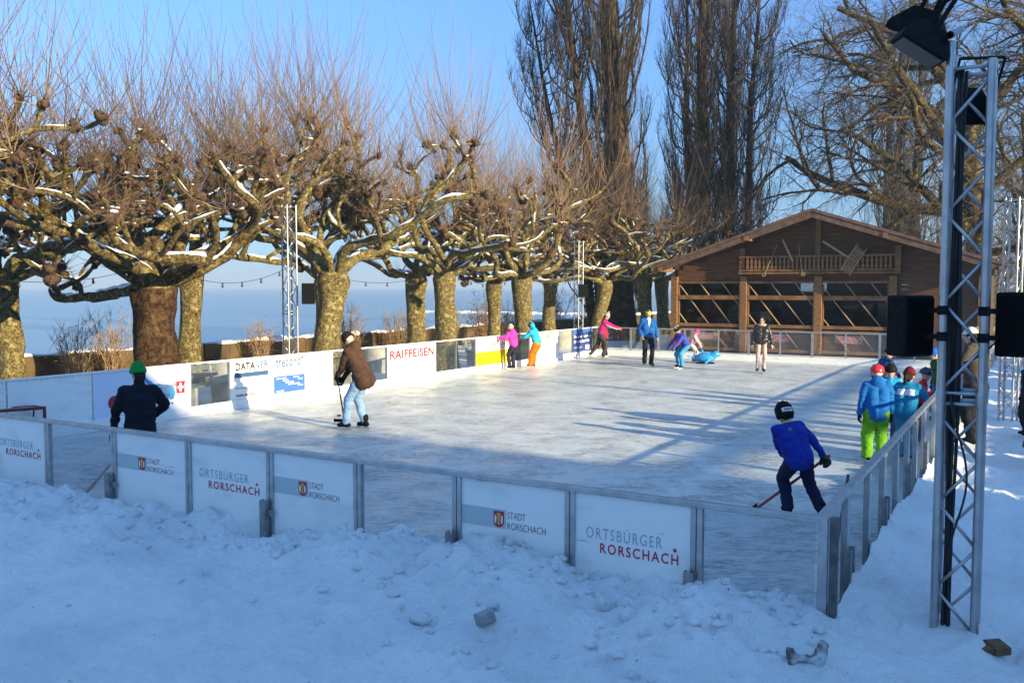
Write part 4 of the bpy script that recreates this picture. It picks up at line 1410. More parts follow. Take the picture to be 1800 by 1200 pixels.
# old sledge, skis and poles hung on the balcony for decoration
sl = empty('wooden_sledge', tuple(R(FU - .46, 4.75, 3.3)))
tag(sl, 'pale wooden sledge hung tilted on the right part of the chalet balcony', 'sledge')
ax = unit(-W * .50 + Z * .86); sx = unit(-W * .86 - Z * .50)
c0 = R(FU - .46, 4.72, 3.62)
for s_ in (-1, 1):
    q = MB(); q.tube([c0 + sx * s_ * .19 + ax * t - U * (.10 if t < .45 else .02) for t in np.linspace(-.55, .62, 8)], .020, 6); q.build('runner', M_BATTEN, sl, smooth=True)
for k in range(5):
    q = MB(); q.box(c0 + sx * (-.16 + .08 * k), (.035, 1.05 - .03 * k, .018), (sx, ax, U)); q.build('slat', M_BATTEN, sl)
for t in (-.35, 0, .35):
    q = MB(); q.box(c0 + ax * t - U * .03, (.42, .035, .03), (sx, ax, U)); q.build('crossbar', M_BATTEN, sl)
for k, (va, za, vb, zb) in enumerate([(7.35, 4.45, 6.95, 3.62), (5.85, 4.35, 4.9, 3.72)]):
    q = MB(); q.bar(R(FU - .44, va, za), R(FU - .44, vb, zb), .07, .014, U)
    o = q.build('old_ski', M_BATTEN)
    tag(o, ['short old wooden ski slanting on the left half of the chalet balcony', 'old wooden ski slanting from the middle post of the chalet balcony'][k], 'ski', 'old skis hung on the chalet')
for k, (va, vb) in enumerate([(7.55, 8.05), (6.75, 6.55)]):
    pr = empty('ski_pole', tuple(R(FU - .45, vb, 3.08)))
    q = MB(); q.tube([R(FU - .45, va, 4.25), R(FU - .45, vb, 3.05)], .010, 5); q.build('shaft', M_BATTEN, pr)
    q = MB(); q.tube([R(FU - .45, vb, 3.10) + .07 * (math.cos(t) * W + math.sin(t) * Z) for t in np.linspace(0, 6.283, 13)], .008, 5); q.build('basket', M_BATTEN, pr)
    tag(pr, ['old ski pole with round basket under the left end of the balcony', 'old ski pole with round basket near the middle of the balcony'][k], 'ski pole', 'old ski poles hung on the chalet')

# ---------------------------------------------------------------- lattice masts, loudspeakers, floodlights
def mast(base, yaw, height, label, r=.028, size=.24, joints=(), top_extra=(0, 0, 0, 0), pitch=.29):
    root = empty('lattice_mast', tuple(base))
    tag(root, label, 'lattice mast', 'aluminium lattice masts round the rink')
    c, s = math.cos(yaw), math.sin(yaw)
    ex, ey = np.array([c, s, 0]), np.array([-s, c, 0])
    b = np.array(base, float)
    corners = [b + ex * i * size / 2 + ey * j * size / 2 for i, j in ((-1, -1), (1, -1), (1, 1), (-1, 1))]
    for k, q in enumerate(corners):
        m = MB(); m.tube([q - Z * .25, q + Z * (height + top_extra[k])], r, 14); m.build('chord', M_TRUSS, root, smooth=True, angle=40)
    for k in range(4):
        p0, p1 = corners[k], corners[(k + 1) % 4]
        m = MB()
        z, flip = .05, k % 2
        while z + pitch < height:
            if any(z < j < z + pitch * .9 for j in joints):
                z = [j for j in joints if z < j < z + pitch * .9][0] + .05
                continue
            a, bb = (p0, p1) if flip else (p1, p0)
            m.tube([a + Z * z, bb + Z * (z + pitch)], r * .40, 8)
            z += pitch; flip = 1 - flip
        for j in list(joints) + [height - .04]:
            for dz in ((-.035, .035) if j in joints else (0,)):
                m.tube([p0 + Z * (j + dz), p1 + Z * (j + dz)], r * .45, 8)
        m.build('bracing', M_TRUSS, root, smooth=True)
    for q in corners:
        for j in joints:
            m = MB(); m.tube([q + Z * (j - .045), q + Z * (j + .045)], r * 1.22, 14); m.build('coupler', M_TRUSS, root, smooth=True, angle=40)
    return root, corners, ex, ey

def speaker(pos, yaw, w, d, h, label, group='loudspeakers on the lattice masts'):
    root = empty('loudspeaker', tuple(pos), yaw)
    tag(root, label, 'loudspeaker', group)
    c, s = math.cos(yaw), math.sin(yaw)
    ex, ey = np.array([c, s, 0]), np.array([-s, c, 0])
    p = np.array(pos, float)
    m = MB()
    m.prism([(-w / 2, -d / 2), (w / 2, -d / 2), (w * .40, d / 2), (-w * .40, d / 2)], p - Z * h / 2, (ex, ey, Z), h)
    m.build('cabinet', M_BLACK, root, bevel=.018)
    m = MB(); m.box(p - ey * (d / 2 + .004), (w * .88, .012, h * .90), (ex, ey, Z)); m.build('grille', mat("speaker mesh", (.008, .008, .008), (.004, .004, .004), 160, .8, spec=.05), root, bevel=.004)
    m = MB(); m.box(p + ey * (d / 2 + .01) + Z * h * .12, (w * .3, .02, .05), (ex, ey, Z)); m.build('handle', M_RUBBER, root)
    return root
FL = np.array([3.015, 6.10, .25])
FR = np.array([3.13, 5.78, .25])
def gp(px, py, z):
    x, y = (px - 900) / 1560, -(py - 600) / 1560
    d = np.array([x, math.cos(PITCH) + y * math.sin(PITCH), -math.sin(PITCH) + y * math.cos(PITCH)])
    return np.array([0, 0, CAM_H]) + d * ((z - CAM_H) / d[2])
FL, FR = gp(1652, 1105, .27), gp(1711, 1138, .27)
yaw = math.atan2(FR[1] - FL[1], FR[0] - FL[0])
yaw_m = -.52
nm, nc, nex, ney = mast((FL + FR) / 2 + np.array([.05, .12, -.02]), yaw_m, 3.80, 'big silver lattice mast in the right foreground with black loudspeakers', joints=(1.62,), top_extra=(.14, .0, .03, .10))
mid = (FL + FR) / 2
def dp(px, py, Y):
    x, y = (px - 900) / 1560, -(py - 600) / 1560
    d = np.array([x, math.cos(PITCH) + y * math.sin(PITCH), -math.sin(PITCH) + y * math.cos(PITCH)])
    return np.array([0, 0, CAM_H]) + d * (Y / d[1])
speaker(dp(1597, 572, 6.15), rad(22), .265, .20, .42, 'black loudspeaker on the left side of the big foreground mast')
speaker(dp(1797, 570, 5.95), rad(-35), .30, .26, .43, 'black loudspeaker on the right side of the big foreground mast')
def clamp_bar(a, b, label):
    o = MB(); o.bar(a, b, .03, .035)
    r0 = empty('speaker_bracket', tuple(a)); tag(r0, label, 'bracket', 'black brackets on the foreground mast')
    o.build('arm', M_BLACK, r0, bevel=.004)
    o = MB(); c = np.array(b); o.lathe([(.032, -.03), (.036, -.03), (.036, .03), (.032, .03)], c, 14); o.build('clamp', M_BLACK, r0)
for (px0, px1, py, ch, lab) in ((1622, 0, 545, 0, 'upper black bracket between the left loudspeaker and the big mast'), (1615, 0, 591, 0, 'lower black bracket between the left loudspeaker and the big mast'),
                               (1772, 0, 547, 1, 'upper black bracket between the right loudspeaker and the big mast'), (1775, 0, 594, 1, 'lower black bracket between the right loudspeaker and the big mast')):
    q = nc[ch]
    zz = dp(1660, py, q[1])[2]
    clamp_bar(dp(px0, py, 6.1), np.array([q[0], q[1], zz]), lab)
# bundle of cables down the mast
cb = MB()
g = np.random.default_rng(3)
for k in range(5):
    a = nc[0] + nex * (.045 + .012 * k) + ney * (.03 + .02 * (k % 3))
    pts = [a + Z * z + nex * .010 * math.sin(z * 2.3 + k) + ney * .012 * math.sin(z * 3.1 + 2 * k) for z in np.linspace(-.1, 3.75, 30)]
    cb.tube(pts, .011, 6)
o = cb.build('cable_bundle', M_RUBBER, smooth=True)
tag(o, 'bundle of black cables tied down the inside of the big foreground mast', 'cables')
cb = MB()
pts = [nc[0] + nex * (.06 + .10 * math.sin(math.pi * t) ** 2 + .02 * t) - ney * .02 + Z * (1.65 - 1.1 * t) for t in np.linspace(0, 1, 18)]
cb.tube(pts, .008, 6)
o = cb.build('loose_cable', M_RUBBER, smooth=True)
tag(o, 'loose black cable bowing out in the lower half of the big mast', 'cable')
cb = MB()
a, b = dp(1662, 640, 6.1), dp(1760, 592, 5.95)
cb.tube([a + (b - a) * t - Z * .06 * math.sin(math.pi * t) for t in np.linspace(0, 1, 12)], .007, 6)
o = cb.build('loose_cable', M_RUBBER, smooth=True)
tag(o, 'thin black cable crossing the big mast from loudspeaker to loudspeaker', 'cable')
for k in range(3):                                         # red plugs lying on the cross tube
    m = MB(); m.tube([dp(1672 + 4 * k, 640, 6.0), dp(1672 + 4 * k, 632, 6.0)], .0065, 8)
    tag(m.build('cable_plug', mat("red plug", (.5, .02, .03), None, rough=.4), smooth=True), 'red cable plug on the cross tube of the big mast, one of three', 'plug', 'red plugs on the mast')

def floodlight(pos, aim, w, h, label, roll=0.0):
    """rectangular floodlight: tapered black housing, glass front, yoke"""
    n = unit(aim)
    sx_ = unit(np.cross(n, UP)); sy = np.cross(sx_, n)
    p = np.array(pos, float)
    root = empty('floodlight', tuple(p)); tag(root, label, 'floodlight', 'floodlights on top of the big mast')
    m = MB()
    V = []
    for dd, f in ((0, 1.0), (-.06, .97), (-.15, .62), (-.19, .45)):
        for i, j in ((-1, -1), (1, -1), (1, 1), (-1, 1)):
            V.append(p + n * dd + sx_ * i * w / 2 * f + sy * j * h / 2 * f)
    F = [(0, 1, 2, 3), (15, 14, 13, 12)]
    for k in range(3):
        for i in range(4):
            j = (i + 1) % 4
            F.append((k * 4 + j, k * 4 + i, k * 4 + 4 + i, k * 4 + 4 + j))
    m.add(V, F); m.build('housing', M_BLACK, root, bevel=.012)
    m = MB(); m.box(p + n * .006, (w * .9, .006, h * .86), (sx_, n, sy)); m.build('glass', mat("lamp glass", (.015, .022, .032), None, rough=.3, spec=.2), root)
    m = MB()
    m.bar(p + sx_ * w * .53 - n * .12, p + sx_ * w * .53 - n * .42, .03, .008, sx_); m.bar(p - sx_ * w * .53 - n * .12, p - sx_ * w * .53 - n * .42, .03, .008, sx_)
    m.bar(p + sx_ * w * .53 - n * .42, p - sx_ * w * .53 - n * .42, .03, .008, n)
    m.build('yoke', M_BLACK, root)
    return root
floodlight(dp(1608, 66, 6.2), (-.33, .30, -.90), .22, .38, 'upper left black floodlight on top of the big mast, tilted to the ice')
floodlight(dp(1612, 92, 5.9), (-.52, .02, -.84), .22, .34, 'lower left black floodlight on top of the big mast, with blue grey glass')
floodlight(dp(1700, 205, 6.15), (.10, .62, -.78), .26, .24, 'black floodlight hanging inside the top of the big mast')
m = MB()
pa, pb = dp(1670, 62, 5.75), dp(1690, 52, 6.6)
m.tube([pa, pb], .024, 16, cap=False); m.tube([pb, pa], .021, 16, cap=False)
o = m.build('cross_pipe', M_STEEL, smooth=True); tag(o, 'short grey open ended pipe carrying the floodlights on the big mast', 'pipe')

l2, c2, _, _ = mast(np.array([-5.32, 21.3, 0]), rad(45), 4.55, 'silver lattice mast behind the left boards, between the great trunk and the mottled trunk', r=.022, joints=(2.0,))
speaker(dp(541, 516, 21.3), rad(20), .32, .28, .50, 'black loudspeaker on the left lattice mast beside the mottled tree trunk')
l3, c3, _, _ = mast(np.array([2.60, 34.7, 0]), rad(40), 4.4, 'far silver lattice mast left of the skater with pink sleeves', r=.022, joints=(2.0,))
speaker(dp(1024, 511, 34.6), rad(10), .36, .28, .50, 'small black loudspeaker on the far lattice mast left of the poplar')
b4 = gp(1771, 735, .12)
l4, c4, _, _ = mast(b4, rad(40), 4.15, 'silver lattice mast at the right edge behind the right loudspeaker', r=.022, joints=(2.0,))

# ---------------------------------------------------------------- string lights between the trees
M_BULB = mat("dark festoon bulb", (.02, .02, .022), None, rough=.25)
anchors = [((-10.4, 15.0, 3.1), (-7.7, 19.0, 3.1)), ((-7.5, 19.2, 3.05), (-5.2, 21.2, 3.15)), ((-5.2, 21.4, 3.15), (-2.3, 27.9, 3.1)), ((-2.0, 28.1, 3.1), (.4, 32.4, 3.1)), ((.6, 32.6, 3.1), (2.6, 34.6, 3.2))]
for k, (a, b) in enumerate(anchors):
    a, b = np.array(a), np.array(b)
    root = empty('string_light', tuple(a))
    tag(root, ['festoon cord with dark bulbs left of the great brown trunk', 'festoon cord with dark bulbs between the great trunk and the left mast', 'festoon cord with dark bulbs from the left mast to the yellowish forked trunk',
               'festoon cord with dark bulbs right of the yellowish forked trunk', 'short festoon cord with dark bulbs before the far mast'][k], 'string light', 'festoon cords between the trees')
    f = lambda t: a + (b - a) * t - Z * .40 * 4 * t * (1 - t)
    m = MB(); m.tube([f(t) for t in np.linspace(0, 1, 24)], .006, 5); m.build('cord', M_RUBBER, root)
    for t in np.linspace(.12, .88, 6):
        q = f(t)
        m = MB(); m.lathe([(.003, 0), (.018, -.01), (.018, -.045), (.026, -.065), (.026, -.09), (.011, -.11), (.002, -.112)], q, 10); m.build('bulb', M_BULB, root, smooth=True)

# ---------------------------------------------------------------- planters and benches under the trees
M_CONC = mat("grey concrete", (.34, .32, .28), (.44, .42, .37), 5, .85, 0, .3, 40)
M_BENCH = mat("grey green bench slats", (.10, .12, .11), (.15, .17, .155), 6, .6)
for k, (u, v, lab) in enumerate([(9.2, 16.0, 'round grey concrete planter seen through the clear sheet left of the black lettered board'), (15.3, 16.2, 'round concrete planter behind the clear sheet left of the red lettered board'),
                                 (21.4, 16.2, 'round concrete planter behind the clear sheets right of the red lettered board'), (28.0, 16.4, 'round concrete planter beyond the pale board, far under the trees')]):
    root = empty('concrete_planter', tuple(R(u, v, -.03)))
    tag(root, lab, 'planter', 'round concrete planters under the trees')
    m = MB(); m.lathe([(.44, -.1), (.46, 0), (.50, .35), (.50, .36), (.51, .60), (.525, .78), (.45, .78), (.43, .70), (.001, .70)], R(u, v, -.03), 28); m.build('tub', M_CONC, root, smooth=True, angle=35)
    m = MB(); m.ell(R(u, v, .68), (.44, .44, .07), 20, 8, z0=-.1); m.build('snow', M_SNOWTOP, root, smooth=True)
for k, (u, v, ang, lab) in enumerate([(7.35, 14.75, .25, 'grey bench seen through the clear sheet left of the black lettered board'), (13.0, 15.2, .2, 'grey bench behind the brown jacketed skater, seen through the clear sheet'), (19.6, 15.3, .2, 'grey bench seen through the clear sheets right of the red lettered board')]):
    root = empty('park_bench', tuple(R(u, v, 0)))
    tag(root, lab, 'bench', 'benches under the trees')
    ca, sa = math.cos(ang), math.sin(ang)
    e1 = U * ca + W * sa; e2 = -U * sa + W * ca
    c = R(u, v, 0)
    for q in range(3):
        m = MB(); m.box(c + e2 * (-.16 + .15 * q) + Z * .44, (1.7, .12, .04), (e1, e2, Z)); m.build('seat_slat', M_BENCH, root, bevel=.006)
    for q in range(2):
        m = MB(); m.box(c + e2 * (.26 + .03 * q) + Z * (.62 + .16 * q), (1.7, .035, .12), (e1, unit(e2 + Z * .0), Z)); m.build('back_slat', M_BENCH, root, bevel=.006)
    for s_ in (-1, 1):
        m = MB(); m.box(c + e1 * s_ * .6 + Z * .2, (.10, .42, .44), (e1, e2, Z)); m.bar(c + e1 * s_ * .6 + e2 * .22 + Z * .42, c + e1 * s_ * .6 + e2 * .31 + Z * .86, .05, .05); m.build('leg', M_CONC, root)

# ---------------------------------------------------------------- small things on and round the ice
m = MB(); m.lathe([(.001, 0), (.036, 0), (.040, .004), (.040, .022), (.036, .026), (.001, .026)], gp(596, 731, 0), 20)
tag(m.build('hockey_puck', M_BLACK, smooth=True, angle=40), 'black puck lying on the ice left of the brown jacketed skater', 'puck')
M_GOAL = mat("dark red goal tube", (.16, .02, .02), (.10, .015, .015), 10, .5)
M_NET = mat("white netting", (.5, .5, .5), None, rough=.8)
goal = empty('hockey_goal', (-7.73, 14.65, 0))
tag(goal, 'small ice hockey goal with dark red frame and white net at the left edge', 'goal')
g0 = gp(80, 779, 0)
gx = unit(-U * .75 + W * .30); gy = unit(np.cross(Z, gx)) * -1
GH, GW, GD = .60, 1.5, .55
def gpos(x, y, z): return g0 + gx * x + gy * y + Z * z
for x in (0, GW):
    m = MB(); m.tube([gpos(x, 0, 0), gpos(x, 0, GH)], .027, 10); m.build('goal_post', M_GOAL, goal, smooth=True, angle=40)
m = MB(); m.tube([gpos(-.02, 0, GH), gpos(GW, 0, GH)], .027, 10); m.build('crossbar', M_GOAL, goal, smooth=True, angle=40)
m = MB()
m.tube([gpos(0, 0, .03), gpos(.1, GD, .03), gpos(GW - .1, GD, .03), gpos(GW, 0, .03)], .02, 8)
m.tube([gpos(0, 0, GH), gpos(.1, GD * .6, GH)], .018, 8); m.tube([gpos(GW, 0, GH), gpos(GW - .1, GD * .6, GH)], .018, 8)
m.tube([gpos(.1, GD * .6, GH), gpos(.1, GD, .03)], .016, 8); m.tube([gpos(GW - .1, GD * .6, GH), gpos(GW - .1, GD, .03)], .016, 8)
m.tube([gpos(.1, GD * .6, GH), gpos(GW - .1, GD * .6, GH)], .018, 8); m.build('back_frame', M_GOAL, goal, smooth=True, angle=40)
m = MB()
def quadnet(a, b, c, d, nx, ny):
    for i in range(nx + 1):
        t = i / nx; m.tube([a + (b - a) * t, d + (c - d) * t], .0035, 4)
    for i in range(ny + 1):
        t = i / ny; m.tube([a + (d - a) * t, b + (c - b) * t], .0035, 4)
quadnet(gpos(.1, GD, .03), gpos(GW - .1, GD, .03), gpos(GW - .1, GD * .6, GH), gpos(.1, GD * .6, GH), 20, 9)
quadnet(gpos(0, 0, .03), gpos(.1, GD, .03), gpos(.1, GD * .6, GH), gpos(0, 0, GH), 8, 9)
quadnet(gpos(0, 0, GH), gpos(GW, 0, GH), gpos(GW - .1, GD * .6, GH), gpos(.1, GD * .6, GH), 20, 5)
m.build('net', M_NET, goal)
M_STICKR = mat("red stick", (.42, .05, .05), (.35, .04, .05), 30, .45)
M_STICKW = mat("taped wooden stick", (.55, .36, .20), (.60, .48, .36), 7, .5)
def stick(a, b, bladedir, m_, label, blade=.22, group='hockey sticks'):
    """hockey stick from the hand end a down to the heel b, blade lying along bladedir"""
    a, b = np.array(a, float), np.array(b, float)
    root = empty('hockey_stick', tuple(b)); tag(root, label, 'hockey stick', group)
    m = MB(); m.bar(a, b, .021, .031); m.build('shaft', m_, root, bevel=.004)
    bd = unit(bladedir)
    m = MB(); m.box(b + bd * blade * .48 + Z * .03, (blade, .014, .062), (bd, np.cross(Z, bd), Z)); m.build('blade', M_BLACK if m_ is not M_STICKW else m_, root, bevel=.004)
    return root
M_STICKB = mat("black stick", (.02, .02, .022), None, rough=.45)
stick(R(1.75, .14, 1.0), R(1.15, .18, .05), W * .6 + U, mat("dark red stick", (.13, .02, .03), None, rough=.4), 'dark red stick leaning inside the near right corner of the rink fence')

# things half buried in the snow
m = MB()
c = gp(852, 1068, .47) - np.array([0, 0, .03]); m.box(c - np.array([0, 0, .035]), (.11, .15, .08), (unit((1, .3, .25)), unit((-.3, 1, -.35)), unit(np.cross((1, .3, .25), (-.3, 1, -.35)))))
tag(m.build('grey_metal_box', M_STEEL, bevel=.008), 'corner of a small grey metal box half buried in the snow bank', 'box')
m = MB()
c = gp(1738, 1143, .26)
for k in range(2):
    m.box(c + np.array([.045 * k, -.02 * k, .02 + .012 * k]), (.12 - .02 * k, .16, .05), (unit((1, -.25 + .2 * k, .1)), unit((.25 - .2 * k, 1, 0)), Z))
tag(m.build('wood_block', mat("wet brown wood", (.10, .05, .02), (.16, .085, .03), 14, .7, 0, .5, 40), bevel=.006), 'brown wooden levelling blocks in a hole in the snow by the mast foot', 'wood block')
m = MB(); m.bar(gp(1555, 968, .22), gp(1640, 840, .16), .10, .05)
tag(m.build('timber_beam', mat("snowy grey timber", (.20, .19, .18), (.40, .41, .42), 8, .8, 0, .4, 30), bevel=.008), 'grey timber edge lying in the trodden snow beside the right side of the rink', 'beam')

# ---------------------------------------------------------------- building behind the photographer shading the near ice, and casters added out of view
M_PLASTER = mat("pale plaster", (.45, .42, .36), (.50, .47, .41), 2, .9)
hb = empty('harbour_building', tuple(R(-14, -34, 0)))
tag(hb, 'plastered harbour building behind the photographer, shading the near snow', 'building')
m = MB(); m.box(R(-17.6, -29, 5.1), (29, 18, 10.2), (U, W, Z)); m.build('walls', M_PLASTER, hb)
m = MB(); m.box(R(-17.6, -29, 10.3), (29.2, 18.6, .3), (U, W, Z)); m.build('roof', M_ROOF, hb)
ws = MB()
for k in range(6):
    for zf in (1.6, 4.6, 7.2):
        ws = MB(); ws.box(R(-28 + 4.6 * k, -19.97, zf), (1.2, .08, 1.6), (U, W, Z)); ws.build('window', mat("dark window", (.03, .04, .05), None, rough=.1), hb)
st = empty('shade_frame', tuple(R(12, -17.7, 0)))  # timber frame added out of view, its gaps shaped to stripe the ice
tag(st, 'unseen timber frame added right of the rink, throwing striped shade', 'shade frame')
m = MB(); m.box(R(12.8, -17.6, 5.45), (30.0, .22, .20), (U, W, Z)); m.build('beam', M_WOODH, st)
for k in range(11):
    m = MB(); m.box(R(-2.0 + 3.0 * k, -17.6, 2.6), (.20, .2, 5.4), (U, W, Z)); m.build('post', M_WOOD, st)
g = np.random.default_rng(12)
u = -2.0
while u < 27.5:
    wd = g.uniform(1.3, 3.2)
    hh_ = g.uniform(4.72, 5.2)
    m = MB(); m.box(R(u + wd / 2, -17.9, hh_ / 2 - .1), (wd, .25, hh_ + .2), (U, W, Z)); m.build('board_wall', M_PLANK, st)
    u += wd + g.uniform(.10, .55)
for k, (u, v, hgt, r) in enumerate([(22.5, -21, 10, .10), (28.5, -24, 12, .10), (33.0, -26, 13, .16)]):  # poles added out of view to cast thin stripes over the ice
    p = empty('shadow_pole', tuple(R(u, v, 0))); tag(p, 'unseen white pole added right of the rink to cast a thin shadow', 'shadow_pole', 'unseen poles added to cast shadows')
    m = MB(); m.tube([R(u, v, -.1), R(u, v, hgt)], [r, r * .6], 12); m.build('pole', M_WHITE, p, smooth=True)
    m = MB(); m.ell(R(u, v, hgt + .1), (.14, .14, .14)); m.build('ball', M_STEEL, p, smooth=True)

# ---------------------------------------------------------------- people
M_SKIN = mat("skin", (.56, .33, .24), (.60, .37, .28), 9, .5, 0, .02, 60)
M_EYE = mat("eye", (.02, .015, .012), None, rough=.25)
M_LIP = mat("lips", (.34, .10, .09), None, rough=.5)
M_STEELB = mat("skate blade", (.6, .6, .62), None, rough=.25, metal=.9)
def cloth(name, c, d=.75, rough=.8):
    return mat("cloth " + name, c, tuple(x * d for x in c), 5, rough, 0, .35, 45, lo=.35, hi=.65, spec=.15)
def remesh(mb, voxel, wrinkle=0.0, wscale=(14, 14, 26), seed=0, smooth=4):
    me0 = mb.mesh("tmp")
    o = bpy.data.objects.new("tmp", me0)
    col.objects.link(o)
    m = o.modifiers.new("r", 'REMESH'); m.mode = 'VOXEL'; m.voxel_size = voxel; m.adaptivity = 0
    if smooth:
        s = o.modifiers.new("s", 'SMOOTH'); s.factor = .5; s.iterations = smooth
    dg = bpy.context.evaluated_depsgraph_get()
    me = bpy.data.meshes.new_from_object(o.evaluated_get(dg))
    bpy.data.objects.remove(o); bpy.data.meshes.remove(me0)
    if wrinkle:
        n = len(me.vertices)
        co = np.empty(n * 3); no = np.empty(n * 3)
        me.vertices.foreach_get("co", co); me.vertices.foreach_get("normal", no)
        co, no = co.reshape(-1, 3), no.reshape(-1, 3)
        co = co + no * (fbm(co * np.array(wscale), 3, seed)[:, None] * wrinkle)
        me.vertices.foreach_set("co", co.ravel())
    me.polygons.foreach_set("use_smooth", np.ones(len(me.polygons), dtype=bool))
    me.update()
    return me
def ik(a, b, l1, l2, hint):
    d = b - a
    L = np.linalg.norm(d)
    L2 = min(L, (l1 + l2) * .995)
    d = d / max(L, 1e-6)
    b = a + d * L2
    x = (l1 ** 2 - l2 ** 2 + L2 ** 2) / (2 * L2)
    h = math.sqrt(max(l1 ** 2 - x ** 2, 0))
    n = hint - d * np.dot(hint, d)
    return a + d * x + unit(n) * h, b
def hand(mb, wr, d, n, side, s=1.0, infl=0.0, curl=.5):
    """palm, four fingers and a thumb growing from the wrist along d, curling towards n"""
    d = unit(d); side = unit(side - d * np.dot(side, d)); n = unit(np.cross(d, side)) * (1 if np.dot(np.cross(d, side), n) > 0 else -1)
    for k in (-1, 0, 1):
        mb.cap(wr + d * .012 * s + side * .014 * k * s, wr + d * .078 * s + side * .025 * k * s, (.016 + infl) * s, (.015 + infl) * s, 8)
    for k, L in zip((-1.5, -.5, .5, 1.5), (.058, .072, .078, .068)):
        p = wr + d * .082 * s + side * (.0195 + infl * .35) * k * s
        dd = unit(d + side * .06 * k)
        for q, f in enumerate((.42, .33, .25)):
            a = curl * (.5 + .55 * q)
            dd = unit(dd * math.cos(a * .8) + n * math.sin(a * .8))
            p2 = p + dd * L * f * 1.15 * s
            mb.cap(p, p2, (.0098 + infl * .8 - .0008 * q) * s, (.0088 + infl * .8 - .0008 * q) * s, 7)
            p = p2
    p = wr + d * .030 * s + side * .030 * s
    dd = unit(d * .65 + side * .75 + n * .25)
    for L in (.038, .034):
        p2 = p + dd * L * s
        mb.cap(p, p2, (.012 + infl * .8) * s, (.010 + infl * .8) * s, 7)
        p = p2
        dd = unit(dd + d * .35 + n * curl * .5)

